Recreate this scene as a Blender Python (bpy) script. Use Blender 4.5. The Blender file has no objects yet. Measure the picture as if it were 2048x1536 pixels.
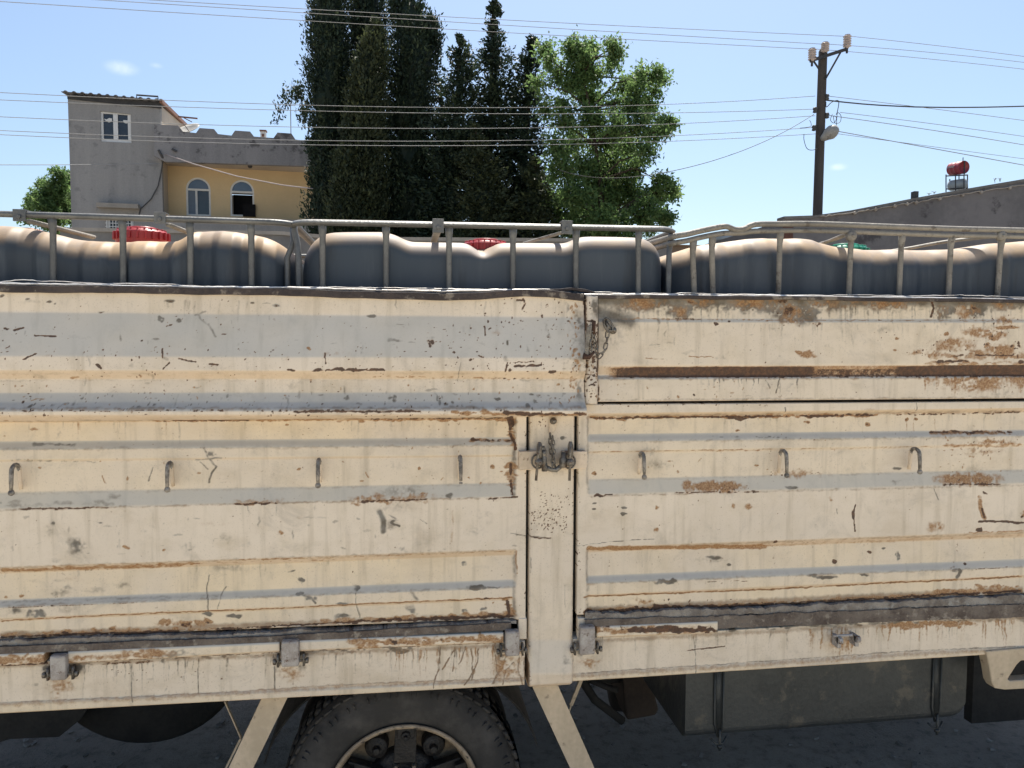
import bpy, math, random
import numpy as np
from mathutils import Vector, Matrix
random.seed(7); rng = np.random.default_rng(7)
S = bpy.context.scene
COL = S.collection
R = math.radians
# ------------------------------------------------------------------ camera
F, CU, CV = 1539.0, 1024.0, 768.0
PSI, PIT, ROL, DIST = R(7.9), R(3.5), R(.22), 2.35
_f = np.array([math.sin(PSI)*math.cos(PIT), math.cos(PSI)*math.cos(PIT), -math.sin(PIT)])
_r0 = np.array([math.cos(PSI), -math.sin(PSI), 0.0]); _u0 = np.cross(_r0, _f)
_r = _r0*math.cos(ROL) + _u0*math.sin(ROL); _u = -_r0*math.sin(ROL) + _u0*math.cos(ROL)
def ray(u, v): return _f + _r*((u-CU)/F) - _u*((v-CV)/F)
_rw = ray(808, 1605); EYE = .385 - _rw[2]/_rw[1]*(DIST+.06)
CAM = np.array([0.0, -DIST, EYE])
def PY(u, v, Y=0.0):
    r = ray(u, v); return CAM + r*((Y-CAM[1])/r[1])
def PD(u, v, d): return CAM + ray(u, v)*d
def PP(u, v, p0, n):
    r = ray(u, v); return CAM + r*(np.dot(p0-CAM, n)/np.dot(r, n))
def proj(X, Y, Z):
    dx, dy, dz = X-CAM[0], Y-CAM[1], Z-CAM[2]
    w = dx*_f[0]+dy*_f[1]+dz*_f[2]
    return CU+F*(dx*_r[0]+dy*_r[1]+dz*_r[2])/w, CV-F*(dx*_u[0]+dy*_u[1]+dz*_u[2])/w
cd = bpy.data.cameras.new('camera'); cam = bpy.data.objects.new('camera', cd); COL.objects.link(cam)
cd.sensor_width = 36; cd.lens = F/2048*36; cd.clip_end = 3000; cd.clip_start = .05
m = Matrix([[_r[0], _u[0], -_f[0], CAM[0]], [_r[1], _u[1], -_f[1], CAM[1]], [_r[2], _u[2], -_f[2], CAM[2]], [0, 0, 0, 1]])
cam.matrix_world = m; S.camera = cam
# ------------------------------------------------------------------ world, sun, exposure
SUN_EL, SUN_AZ = 64, 16
W = bpy.data.worlds.new('World'); S.world = W; W.use_nodes = True
nt = W.node_tree; bg = nt.nodes['Background']
sky = nt.nodes.new('ShaderNodeTexSky'); sky.sky_type = 'NISHITA'; sky.sun_disc = False
sky.sun_elevation = R(SUN_EL); sky.sun_rotation = R(SUN_AZ); sky.air_density = 1.0; sky.dust_density = 1.6; sky.ozone_density = 3.2
tc = nt.nodes.new('ShaderNodeTexCoord')
cur = sky.outputs[0]
for (cu_, cv_, size, amt) in ((243, 136, .017, .30), (312, 131, .007, .16), (1676, 334, .010, .24)):
    d = ray(cu_, cv_); d = d/np.linalg.norm(d)
    mp = nt.nodes.new('ShaderNodeMapping'); mp.vector_type = 'POINT'
    mp.inputs['Location'].default_value = (-d[0], -d[1], -d[2]); nt.links.new(tc.outputs['Generated'], mp.inputs['Vector'])
    sc = nt.nodes.new('ShaderNodeVectorMath'); sc.operation = 'MULTIPLY'; sc.inputs[1].default_value = (1, 1, 2.3); nt.links.new(mp.outputs[0], sc.inputs[0])
    ns = nt.nodes.new('ShaderNodeTexNoise'); ns.inputs['Scale'].default_value = 90; ns.inputs['Detail'].default_value = 5; nt.links.new(tc.outputs['Generated'], ns.inputs['Vector'])
    ln = nt.nodes.new('ShaderNodeVectorMath'); ln.operation = 'LENGTH'; nt.links.new(sc.outputs[0], ln.inputs[0])
    mr = nt.nodes.new('ShaderNodeMapRange'); mr.inputs['From Min'].default_value = size*1.3; mr.inputs['From Max'].default_value = 0; mr.inputs['To Max'].default_value = 1; mr.interpolation_type = 'SMOOTHSTEP'
    nt.links.new(ln.outputs['Value'], mr.inputs['Value'])
    ml = nt.nodes.new('ShaderNodeMath'); ml.operation = 'MULTIPLY'; nt.links.new(mr.outputs[0], ml.inputs[0]); nt.links.new(ns.outputs['Fac'], ml.inputs[1])
    m2 = nt.nodes.new('ShaderNodeMath'); m2.operation = 'MULTIPLY'; m2.inputs[1].default_value = amt*1.5; m2.use_clamp = True; nt.links.new(ml.outputs[0], m2.inputs[0])
    mx = nt.nodes.new('ShaderNodeMix'); mx.data_type = 'RGBA'; nt.links.new(m2.outputs[0], mx.inputs[0]); nt.links.new(cur, mx.inputs[6]); mx.inputs[7].default_value = (9, 9, 9.4, 1)
    cur = mx.outputs[2]
tn_ = nt.nodes.new('ShaderNodeMix'); tn_.data_type = 'RGBA'; tn_.blend_type = 'MULTIPLY'; tn_.inputs[0].default_value = 1; nt.links.new(cur, tn_.inputs[6]); tn_.inputs[7].default_value = (.97, .975, .94, 1)
nt.links.new(tn_.outputs[2], bg.inputs[0]); bg.inputs[1].default_value = .083
sd = np.array([math.sin(R(SUN_AZ))*math.cos(R(SUN_EL)), math.cos(R(SUN_AZ))*math.cos(R(SUN_EL)), math.sin(R(SUN_EL))])
sl = bpy.data.lights.new('sun', 'SUN'); sl.energy = 4.6; sl.angle = R(.5); sl.color = (1, .94, .84)
so = bpy.data.objects.new('sun', sl); COL.objects.link(so); so.rotation_euler = Vector(-sd).to_track_quat('-Z', 'Y').to_euler(); so.location = (3, 5, 30)
S.view_settings.view_transform = 'Standard'; S.view_settings.look = 'None'; S.view_settings.exposure = 1.15; S.view_settings.gamma = 1
S.cycles.max_bounces = 6; S.cycles.diffuse_bounces = 4; S.cycles.transparent_max_bounces = 8
# ------------------------------------------------------------------ object helpers
def tag(o, label=None, cat=None, group=None, kind=None):
    if label: o['label'] = label
    if cat: o['category'] = cat
    if group: o['group'] = group
    if kind: o['kind'] = kind
    return o
def attach(o, parent):
    if parent is not None:
        o.parent = parent
        if parent.type == 'EMPTY': o.matrix_parent_inverse = parent.matrix_basis.inverted()
    return o
def empty(name, loc, label, cat, group=None, rz=0):
    o = bpy.data.objects.new(name, None); COL.objects.link(o); o.empty_display_size = .2
    o.location = tuple(float(c) for c in loc); o.rotation_euler = (0, 0, rz)
    return tag(o, label, cat, group)
def link_mesh(name, me, mat, parent=None, smooth=False):
    if mat: me.materials.append(mat)
    if smooth: me.polygons.foreach_set('use_smooth', [True]*len(me.polygons))
    me.update(); o = bpy.data.objects.new(name, me); COL.objects.link(o); return attach(o, parent)
class MB:
    def __init__(s): s.v = []; s.f = []; s.n = 0
    def add(s, vs, fs):
        b = len(s.v); s.v.extend([tuple(float(c) for c in p) for p in vs]); s.f.extend([tuple(i+b for i in f) for f in fs]); return s
    def hexa(s, p):
        return s.add(p, [(0, 1, 2, 3), (7, 6, 5, 4), (0, 4, 5, 1), (1, 5, 6, 2), (2, 6, 7, 3), (3, 7, 4, 0)])
    def box(s, x0, x1, y0, y1, z0, z1):
        return s.hexa([(x0, y0, z0), (x0, y1, z0), (x1, y1, z0), (x1, y0, z0), (x0, y0, z1), (x0, y1, z1), (x1, y1, z1), (x1, y0, z1)])
    def obox(s, c, ax, ay, az):
        c, ax, ay, az = map(np.array, (c, ax, ay, az)); q = []
        for k in (-1, 1):
            for (i, j) in ((-1, -1), (-1, 1), (1, 1), (1, -1)): q.append(c+ax*i+ay*j+az*k)
        return s.hexa(q)
    def beam(s, p0, p1, w, h, side=None):
        p0, p1 = np.array(p0, float), np.array(p1, float); d = p1-p0; L = np.linalg.norm(d); d = d/L
        a = np.array(side if side is not None else (0, 0, 1), float)
        if abs(np.dot(a, d)) > .95: a = np.array((0, 1, 0.))
        x = np.cross(a, d); x /= np.linalg.norm(x); y = np.cross(d, x)
        return s.obox((p0+p1)/2, x*w/2, y*h/2, d*L/2)
    def tube(s, pts, r, n=8, closed=False, sq=1.0):
        pts = [np.array(p, float) for p in pts]; N = len(pts); b = len(s.v); prev = None
        rs = r if hasattr(r, '__len__') else [r]*N
        for i, p in enumerate(pts):
            if closed: d = pts[(i+1) % N]-pts[i-1]
            else: d = pts[min(i+1, N-1)]-pts[max(i-1, 0)]
            d = d/(np.linalg.norm(d)+1e-9)
            if prev is None:
                a = np.array((0, 0, 1.)) if abs(d[2]) < .9 else np.array((0, 1., 0))
                x = np.cross(a, d)
            else: x = prev-d*np.dot(prev, d)
            x = x/(np.linalg.norm(x)+1e-9); prev = x; y = np.cross(d, x)
            for k in range(n):
                t = 2*math.pi*k/n; q = p+rs[i]*(x*math.cos(t)+y*math.sin(t)*sq); s.v.append(tuple(q))
        for i in range(N if closed else N-1):
            j = (i+1) % N
            for k in range(n): s.f.append((b+i*n+k, b+i*n+(k+1) % n, b+j*n+(k+1) % n, b+j*n+k))
        if not closed:
            s.f.append(tuple(b+k for k in range(n))[::-1]); s.f.append(tuple(b+(N-1)*n+k for k in range(n)))
        return s
    def lathe(s, c, axis, prof, n=32, a0=0, a1=2*math.pi, caps=(1, 1)):
        c, ax = np.array(c, float), np.array(axis, float); ax /= np.linalg.norm(ax)
        a = np.array((0, 0, 1.)) if abs(ax[2]) < .9 else np.array((1., 0, 0)); x = np.cross(a, ax); x /= np.linalg.norm(x); y = np.cross(ax, x); b = len(s.v)
        for (r, h) in prof:
            for k in range(n):
                t = a0+(a1-a0)*k/n; s.v.append(tuple(c+ax*h+r*(x*math.cos(t)+y*math.sin(t))))
        for i in range(len(prof)-1):
            for k in range(n): s.f.append((b+i*n+k, b+i*n+(k+1) % n, b+(i+1)*n+(k+1) % n, b+(i+1)*n+k))
        if caps[0]: s.f.append(tuple(b+k for k in range(n))[::-1])
        if caps[1]: s.f.append(tuple(b+(len(prof)-1)*n+k for k in range(n)))
        return s
    def build(s, name, mat, parent=None, smooth=False, bevel=0):
        me = bpy.data.meshes.new(name); me.from_pydata(s.v, [], s.f)
        o = link_mesh(name, me, mat, parent, smooth)
        if bevel:
            md = o.modifiers.new('bevel', 'BEVEL'); md.width = bevel; md.segments = 2; md.limit_method = 'ANGLE'
        return o
def np_mesh(name, V, Q, mat, parent=None, smooth=False, attrs=None):
    me = bpy.data.meshes.new(name); k = Q.shape[1]
    me.vertices.add(len(V)); me.vertices.foreach_set('co', np.ascontiguousarray(V, dtype=np.float32).ravel())
    me.loops.add(Q.size); me.loops.foreach_set('vertex_index', np.ascontiguousarray(Q, dtype=np.int32).ravel())
    me.polygons.add(len(Q)); me.polygons.foreach_set('loop_start', np.arange(0, Q.size, k, dtype=np.int32))
    if attrs:
        for nm, a in attrs.items():
            if a.ndim == 2: at = me.attributes.new(nm, 'FLOAT_COLOR', 'POINT'); at.data.foreach_set('color', a.astype(np.float32).ravel())
            else: at = me.attributes.new(nm, 'FLOAT', 'POINT'); at.data.foreach_set('value', a.astype(np.float32).ravel())
    me.update(calc_edges=True); me.validate()
    me.materials.append(mat)
    if smooth: me.polygons.foreach_set('use_smooth', np.ones(len(Q), dtype=bool))
    o = bpy.data.objects.new(name, me); COL.objects.link(o); return attach(o, parent)
# ------------------------------------------------------------------ material helpers
class NT:
    def __init__(s, name):
        s.m = bpy.data.materials.new(name); s.m.use_nodes = True; s.t = s.m.node_tree; s.b = s.t.nodes['Principled BSDF']
        s.tc = s.t.nodes.new('ShaderNodeTexCoord')
    def put(s, node, i, val):
        if val is None: return
        if hasattr(val, 'is_linked') or isinstance(val, bpy.types.NodeSocket): s.t.links.new(val, node.inputs[i])
        else: node.inputs[i].default_value = val
    def noise(s, scale, detail=4, rough=.55, vec=None, dist=0):
        n = s.t.nodes.new('ShaderNodeTexNoise'); n.inputs['Scale'].default_value = scale; n.inputs['Detail'].default_value = detail; n.inputs['Roughness'].default_value = rough; n.inputs['Distortion'].default_value = dist
        s.t.links.new(vec if vec is not None else s.tc.outputs['Object'], n.inputs['Vector']); return n.outputs['Fac']
    def mapping(s, sc=(1, 1, 1), loc=(0, 0, 0), rot=(0, 0, 0)):
        n = s.t.nodes.new('ShaderNodeMapping'); n.inputs['Scale'].default_value = sc; n.inputs['Location'].default_value = loc; n.inputs['Rotation'].default_value = rot
        s.t.links.new(s.tc.outputs['Object'], n.inputs['Vector']); return n.outputs[0]
    def ss(s, v, a, b, lo=0, hi=1):
        n = s.t.nodes.new('ShaderNodeMapRange'); n.interpolation_type = 'SMOOTHSTEP'; s.put(n, 0, v)
        n.inputs[1].default_value = a; n.inputs[2].default_value = b; n.inputs[3].default_value = lo; n.inputs[4].default_value = hi; return n.outputs[0]
    def math(s, op, a, b=None, clamp=False):
        n = s.t.nodes.new('ShaderNodeMath'); n.operation = op; n.use_clamp = clamp; s.put(n, 0, a); s.put(n, 1, b); return n.outputs[0]
    def mix(s, f, a, b):
        n = s.t.nodes.new('ShaderNodeMix'); n.data_type = 'RGBA'; s.put(n, 0, f)
        for i, c in ((6, a), (7, b)):
            if isinstance(c, tuple): c = c if len(c) == 4 else c+(1,)
            s.put(n, i, c)
        return n.outputs[2]
    def attr(s, name):
        n = s.t.nodes.new('ShaderNodeAttribute'); n.attribute_name = name; return n
    def normz(s):
        g = s.t.nodes.new('ShaderNodeNewGeometry'); x = s.t.nodes.new('ShaderNodeSeparateXYZ'); s.t.links.new(g.outputs['Normal'], x.inputs[0]); return x.outputs[2]
    def bump(s, h, strength=.3, dist=.01):
        n = s.t.nodes.new('ShaderNodeBump'); n.inputs['Strength'].default_value = strength; n.inputs['Distance'].default_value = dist; s.t.links.new(h, n.inputs['Height']); s.t.links.new(n.outputs[0], s.b.inputs['Normal'])
    def out(s, col=None, rough=None, metal=None, spec=None):
        if isinstance(col, tuple) and len(col) == 3: col = col+(1,)
        s.put(s.b, 'Base Color', col); s.put(s.b, 'Roughness', rough); s.put(s.b, 'Metallic', metal); s.put(s.b, 'Specular IOR Level', spec); return s.m
def mottled(name, c1, c2, scale=6, rough=.8, metal=0, spec=.3, fine=60, bump=.15, streak=False, c3=None, bd=.01):
    n = NT(name); v = n.mapping((1, 1, .12)) if streak else None
    a = n.noise(scale, 6, .6, v); b = n.noise(fine, 3)
    f = n.math('ADD', n.math('MULTIPLY', a, .75), n.math('MULTIPLY', b, .25))
    col = n.mix(n.ss(f, .36, .64), c1, c2)
    if c3: col = n.mix(n.ss(n.noise(scale*2.3, 8, .65), .56, .66), col, c3)
    n.bump(b, bump, bd); return n.out(col, rough, metal, spec)
M = {}
# painted, rusted steel: attribute 'wear' = (bare dark rust, orange rust stain, grimy grey with painted ledge shade, tone)
n = NT('cream_truck_paint'); at = n.attr('wear'); sp = n.t.nodes.new('ShaderNodeSeparateColor'); n.t.links.new(at.outputs['Color'], sp.inputs[0])
chip, stain, grime_shade = sp.outputs[0], sp.outputs[1], sp.outputs[2]; tone = at.outputs['Alpha']
big = n.noise(2.2, 5); mid = n.noise(14, 6, .6); fine = n.noise(160, 5, .7); vfine = n.noise(420, 3, .6); streakn = n.noise(30, 5, .6, n.mapping((1, 1, .07)))
base = n.mix(tone, (.67, .59, .50), (.69, .57, .40))
base = n.mix(n.ss(big, .35, .7), base, (.61, .53, .435)); base = n.mix(n.math('MULTIPLY', n.ss(mid, .45, .75), .35), base, (.48, .40, .28))
base = n.mix(n.math('MULTIPLY', n.ss(streakn, .50, .74), .5), base, (.36, .30, .22))
base = n.mix(n.math('MULTIPLY', n.ss(n.noise(7, 8, .75, None, .6), .50, .74), .5), base, (.33, .29, .24)); base = n.mix(n.math('MULTIPLY', n.ss(n.noise(3.1, 8, .7, n.mapping((1, 1, 2.2), (3, 1, 7))), .50, .72), .34), base, (.42, .33, .22)); base = n.mix(n.math('MULTIPLY', n.ss(n.noise(240, 2, .5), .62, .70), .35), base, (.30, .25, .2))
nz = n.normz(); base = n.mix(n.math('MULTIPLY', n.ss(nz, .03, .26), .62), base, (.41, .415, .395)); base = n.mix(n.math('MULTIPLY', n.ss(nz, -.1, -.4), .35), base, (.50, .33, .19))  # sky grey painted on upward slopes, warm ground bounce on downward ones
gm = n.math('MULTIPLY', n.math('ADD', grime_shade, n.math('MULTIPLY', n.math('SUBTRACT', mid, .5), .5)), n.ss(grime_shade, .02, .2), True)
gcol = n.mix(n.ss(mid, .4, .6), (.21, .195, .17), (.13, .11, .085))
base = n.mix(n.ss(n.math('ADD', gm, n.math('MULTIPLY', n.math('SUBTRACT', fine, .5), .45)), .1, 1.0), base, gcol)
stm = n.math('ADD', stain, n.math('MULTIPLY', n.math('SUBTRACT', n.noise(60, 6, .7), .5), .9))
stm = n.math('MULTIPLY', n.ss(stm, .15, .95), n.ss(stain, .03, .2))
scol = n.mix(n.ss(fine, .4, .62), (.24, .12, .05), (.38, .24, .125))
base = n.mix(stm, base, scol)
cm = n.math('ADD', chip, n.math('MULTIPLY', n.math('SUBTRACT', fine, .5), 1.1))
halo = n.math('MULTIPLY', n.ss(cm, .12, .5), n.ss(chip, .02, .15)); cm2 = n.math('MULTIPLY', n.math('MULTIPLY', n.ss(cm, .34, .66), n.ss(chip, .05, .25)), .92)
base = n.mix(n.math('MULTIPLY', halo, .42), base, (.30, .17, .08))
rc = n.mix(n.ss(n.noise(90, 5, .7), .42, .66), (.050, .030, .024), (.115, .058, .034))
base = n.mix(cm2, base, rc)
# tiny scattered pin rust
pin = n.math('MULTIPLY', n.ss(n.noise(75, 2, .5), .70, .74), n.ss(big, .4, .7)); base = n.mix(n.math('MULTIPLY', pin, .7), base, (.16, .08, .04))
hgt = n.math('SUBTRACT', n.math('MULTIPLY', mid, .15), n.math('MULTIPLY', cm2, .5)); n.bump(hgt, .35, .004)
rr = n.math('ADD', n.math('MULTIPLY', cm2, .4), n.math('ADD', .48, n.math('MULTIPLY', gm, .3)), True)
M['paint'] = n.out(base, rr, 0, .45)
M['paint_plain'] = mottled('cream_paint_parts', (.68, .56, .43), (.50, .40, .29), 9, .55, 0, .4, 90, .2, True, (.12, .06, .035))
M['brace'] = mottled('brace_paint', (.58, .47, .34), (.42, .34, .24), 6, .6, 0, .4, 60, .2, True, (.14, .11, .08))
M['rust'] = mottled('dark_rust_steel', (.045, .028, .022), (.10, .055, .038), 9, .85, .2, .3, 90, .5)
M['rail_dark'] = mottled('brown_edge_angle', (.035, .028, .028), (.075, .058, .052), 7, .7, .2, .4, 90, .4, False, (.2, .17, .14))
M['steel'] = mottled('worn_steel', (.24, .22, .19), (.11, .095, .08), 40, .5, .6, .5, 200, .3, False, (.11, .06, .04))
M['hook'] = mottled('hook_iron', (.32, .29, .25), (.10, .09, .08), 60, .55, .3, .5, 250, .3)
M['hinge'] = mottled('hinge_grey', (.40, .38, .36), (.26, .23, .21), 25, .6, .2, .4, 150, .3, False, (.12, .07, .05))
M['white_edge'] = mottled('bright_sheet_edge', (.82, .80, .78), (.5, .46, .42), 9, .45, .2, .5, 90, .1)
M['seal'] = mottled('torn_grey_floor_edge', (.27, .25, .225), (.13, .11, .095), 10, .9, 0, .3, 70, .8, False, (.27, .26, .24))
M['edge_dark'] = mottled('grimy_floor_angle', (.16, .135, .115), (.08, .062, .053), 12, .85, .0, .2, 90, .6, False, (.24, .21, .175))
M['dark'] = mottled('underbody_black', (.018, .018, .018), (.034, .032, .03), 8, .8, 0, .3)
M['underbrown'] = mottled('underbody_brown', (.05, .036, .027), (.03, .022, .018), 8, .8, 0, .3)
n = NT('tyre_rubber'); a = n.noise(9, 7, .65); b = n.noise(120, 4); col = n.mix(n.ss(a, .38, .7), (.028, .027, .026), (.062, .058, .054)); n.bump(b, .4, .003); M['tyre'] = n.out(col, .75, 0, .35)
M['rim'] = mottled('rim_dusty_paint', (.34, .27, .19), (.2, .155, .11), 14, .6, 0, .4, 120, .3, False, (.05, .04, .035))
M['hub'] = mottled('hub_black_grease', (.005, .005, .006), (.018, .016, .015), 18, .55, .1, .5, 120, .4)
M['fuel'] = mottled('fuel_tank_grey', (.024, .029, .032), (.042, .048, .051), 4, .5, .35, .5, 60, .2, False, (.075, .073, .065))
M['alu'] = mottled('cage_steel', (.095, .098, .10), (.15, .15, .145), 10, .5, .35, .5, 120, .15, False, (.10, .10, .10))
M['alu_pale'] = mottled('cage_steel_chalky', (.25, .23, .20), (.16, .15, .135), 12, .65, .15, .4, 120, .3, False, (.11, .095, .08))
def tank_mat(name, side, side2, dust_sun):
    n = NT(name); a = n.noise(3.5, 6, .6, n.mapping((1, 1, .35))); b = n.noise(50, 4); col = n.mix(n.ss(a, .38, .66), side, side2)
    col = n.mix(n.math('MULTIPLY', n.ss(n.noise(14, 6, .7, n.mapping((1, 1, .10))), .50, .70), .55), col, (.095, .11, .125)); col = n.mix(n.math('MULTIPLY', n.ss(n.noise(9, 6, .7, n.mapping((1, 1, .12), (5, 0, 0))), .54, .7), .5), col, (.035, .035, .036))
    dust_sun = n.mix(n.ss(n.noise(5, 7, .7), .42, .62), dust_sun, tuple(c*k_ for c, k_ in zip(dust_sun, (.78, .86, 1.05)))); col = n.mix(n.math('MULTIPLY', n.ss(n.normz(), .22, .62), n.ss(n.noise(6, 5), .25, .6, .75, 1)), col, dust_sun)  # tops paler for painted sunlight as well as dust, sides dark for shade
    n.bump(b, .1, .002); m = n.out(col, .55, 0, .25); n.b.inputs['Subsurface Weight'].default_value = 0; return m
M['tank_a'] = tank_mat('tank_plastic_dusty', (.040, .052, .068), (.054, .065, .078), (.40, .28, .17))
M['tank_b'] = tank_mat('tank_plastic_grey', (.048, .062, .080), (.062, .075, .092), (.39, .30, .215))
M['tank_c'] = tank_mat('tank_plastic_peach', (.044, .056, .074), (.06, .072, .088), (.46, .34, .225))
M['cap_red'] = mottled('cap_red', (.42, .03, .03), (.30, .025, .03), 20, .4, 0, .5, 100, .05)
M['cap_green'] = mottled('cap_green', (.02, .27, .17), (.015, .2, .13), 20, .4, 0, .5, 100, .05)
M['asphalt'] = None
n = NT('dusty_ground'); a = n.noise(.5, 6); b = n.noise(14, 8, .75); c = n.noise(70, 4, .7)
col = n.mix(n.ss(a, .35, .65), (.36, .315, .265), (.26, .228, .195)); col = n.mix(n.math('MULTIPLY', n.ss(b, .45, .7), .6), col, (.07, .066, .063)); col = n.mix(n.ss(c, .66, .72), col, (.24, .23, .22)); col = n.mix(n.ss(n.noise(9, 6, .8), .62, .68), col, (.055, .05, .047)); n.bump(n.math('ADD', b, c), .7, .02); M['ground'] = n.out(col, .9, 0, .2)
M['concrete'] = mottled('house_grey_render', (.32, .31, .295), (.245, .24, .232), .9, .9, 0, .2, 20, .2, True, (.215, .21, .205))
M['parapet'] = mottled('parapet_weathered_render', (.275, .265, .26), (.19, .185, .185), .9, .9, 0, .2, 20, .3, True, (.115, .11, .11))
M['yellow'] = mottled('yellow_wall_paint', (.66, .50, .29), (.60, .455, .265), .6, .85, 0, .2, 15, .1)
M['cream_wall'] = mottled('sunlit_cream_render', (.50, .43, .35), (.42, .36, .29), .8, .85, 0, .2, 15, .1)
M['white'] = mottled('white_upvc', (.68, .68, .66), (.6, .6, .58), 3, .45, 0, .4, 30, .05)
M['glass'] = mottled('dark_window_glass', (.018, .022, .03), (.03, .034, .042), 1.5, .08, 0, .6, 4, 0)
M['glass_blue'] = mottled('sky_blue_window_glass', (.07, .10, .15), (.09, .125, .18), 1.5, .12, 0, .6, 4, 0)
M['curtain'] = mottled('window_curtain_grey_blue', (.17, .22, .28), (.13, .17, .22), 3, .7, 0, .3, 10, .05, True)
M['inside'] = mottled('dark_room', (.008, .008, .009), (.014, .013, .013), 3, .9, 0, .2, 10, 0)
M['brown_frame'] = mottled('brown_red_flashing', (.23, .115, .075), (.16, .08, .055), 3, .7, 0, .3)
M['tin'] = mottled('corrugated_tin', (.17, .17, .18), (.11, .11, .12), 2, .6, .2, .4)
M['pole'] = mottled('weathered_pole_timber', (.085, .072, .062), (.055, .048, .044), 2.5, .85, 0, .3, 40, .5, True)
M['iron'] = mottled('dark_iron', (.04, .04, .042), (.06, .058, .058), 5, .7, .2, .4)
M['insul'] = mottled('pale_ceramic', (.47, .40, .37), (.38, .32, .30), 5, .35, 0, .5, 30, .02)
M['lampgrey'] = mottled('lamp_housing_grey', (.33, .32, .30), (.25, .245, .23), 5, .6, 0, .4)
M['lens'] = mottled('lamp_bowl_plastic', (.20, .19, .17), (.26, .25, .23), 5, .2, 0, .5, 20, 0)
M['wire'] = mottled('aluminium_wire', (.42, .42, .41), (.34, .34, .33), 5, .6, .4, .4)
M['cable'] = mottled('black_cable', (.05, .05, .05), (.07, .07, .07), 5, .6, 0, .4)
M['wallgrey'] = mottled('dark_render_gable', (.165, .158, .158), (.12, .116, .118), .55, .9, 0, .2, 9, .3, False, (.065, .062, .064))
M['coping'] = mottled('gable_coping', (.17, .165, .155), (.12, .115, .11), 1.5, .9, 0, .2, 12, .3)
M['membrane'] = mottled('pale_roof_membrane', (.33, .30, .26), (.22, .19, .16), 3, .8, 0, .3, 20, .2)
M['brick'] = mottled('red_brick_edge', (.12, .06, .045), (.09, .045, .035), 6, .9, 0, .2)
M['barrel'] = mottled('red_drum_paint', (.25, .018, .03), (.18, .015, .028), 3, .45, 0, .5, 30, .05)
M['letter'] = mottled('faded_white_letter', (.5, .45, .45), (.4, .36, .36), 6, .6, 0, .3)
M['pale_tank'] = mottled('pale_grey_tank', (.33, .36, .37), (.27, .30, .31), 3, .5, .1, .5)
M['tan'] = mottled('tan_shed', (.33, .245, .18), (.26, .2, .15), 1, .9, 0, .2)
M['roof_red'] = mottled('faded_clay_roof', (.40, .20, .14), (.33, .17, .12), 1.5, .85, 0, .2)
M['gwall'] = mottled('garden_wall_render', (.20, .195, .185), (.15, .145, .14), 1.2, .9, 0, .2, 15, .3, True)
M['gcap'] = mottled('garden_wall_coping', (.34, .31, .27), (.26, .24, .21), 1.2, .9, 0, .2, 15, .3)
M['bark'] = mottled('bark_brown', (.075, .055, .042), (.045, .035, .028), 4, .9, 0, .2, 40, .6, True)
def leaf_mat(name, c1, c2, c3, trans=.3):
    n = NT(name); t = n.attr('tint').outputs['Fac']; col = n.mix(n.ss(t, 0, .6), c1, c2); col = n.mix(n.ss(t, .7, 1), col, c3)
    n.out(col, .6, 0, .3)
    tr = n.t.nodes.new('ShaderNodeBsdfTranslucent'); n.t.links.new(col, tr.inputs[0]); ms = n.t.nodes.new('ShaderNodeMixShader'); ms.inputs[0].default_value = trans
    n.t.links.new(n.b.outputs[0], ms.inputs[1]); n.t.links.new(tr.outputs[0], ms.inputs[2]); n.t.links.new(ms.outputs[0], n.t.nodes['Material Output'].inputs[0]); return n.m
M['cyp'] = leaf_mat('cypress_foliage', (.018, .032, .020), (.030, .050, .028), (.075, .10, .05), .25)
M['cyp2'] = leaf_mat('conifer_olive_foliage', (.028, .040, .020), (.048, .062, .028), (.080, .095, .038), .25)
M['leaf'] = leaf_mat('broad_leaf_green', (.085, .15, .053), (.15, .235, .08), (.28, .36, .14), .58)
# ------------------------------------------------------------------ wear marks and painted ledge shade, in photo pixels of the 2048 wide picture, stored on the steel as data
MARKS = []      # (channel, kind, params)
def D(ch, u, v, ru, rv, s=1.0): MARKS.append((ch, u-ru, u+ru, v-rv, v+rv, ('d', u, v, ru, rv, s)))
def Ln(ch, u0, v0, u1, v1, w, s=1.0): MARKS.append((ch, min(u0, u1)-w, max(u0, u1)+w, min(v0, v1)-w, max(v0, v1)+w, ('l', u0, v0, u1, v1, w, s)))
def Bx(ch, u0, u1, vt0, vt1, vb0, vb1, fade, s):    # band between two straight edges, given at u 1200 and 2048
    k0 = (vt1-vt0)/848; k1 = (vb1-vb0)/848; MARKS.append((ch, u0, u1, min(vt0, vt1), max(vb0, vb1), ('b', u0, u1, (vt0-1200*k0, k0), (vb0-1200*k1, k1), fade, s)))
def PL(ch, pts, w, s=1.0):
    for a, b in zip(pts[:-1], pts[1:]): Ln(ch, a[0], a[1], b[0], b[1], w, s)
def Rn(ch, u0, v0, u1, v1, w, s, k, cont=True):      # ragged line: thin core and random blobs
    if cont: Ln(ch, u0, v0, u1, v1, w*.55, s*.8)
    for _ in range(k):
        t = random.random(); q = random.uniform(.4, 1.3); D(ch, u0+(u1-u0)*t, v0+(v1-v0)*t+random.gauss(0, w*.35), w*q*random.uniform(1, 3.2), w*q*.75, s*random.uniform(.6, 1))
def Sp(ch, u0, v0, u1, v1, k, r0, r1, s=1.0, el=1.6):
    for _ in range(k):
        r = r0+(r1-r0)*random.random()**2.2; e = random.uniform(1, el)
        if random.random() < .5: e = 1/e
        D(ch, random.uniform(u0, u1), random.uniform(v0, v1), r*e, r/e, s*random.uniform(.7, 1.1))
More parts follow.
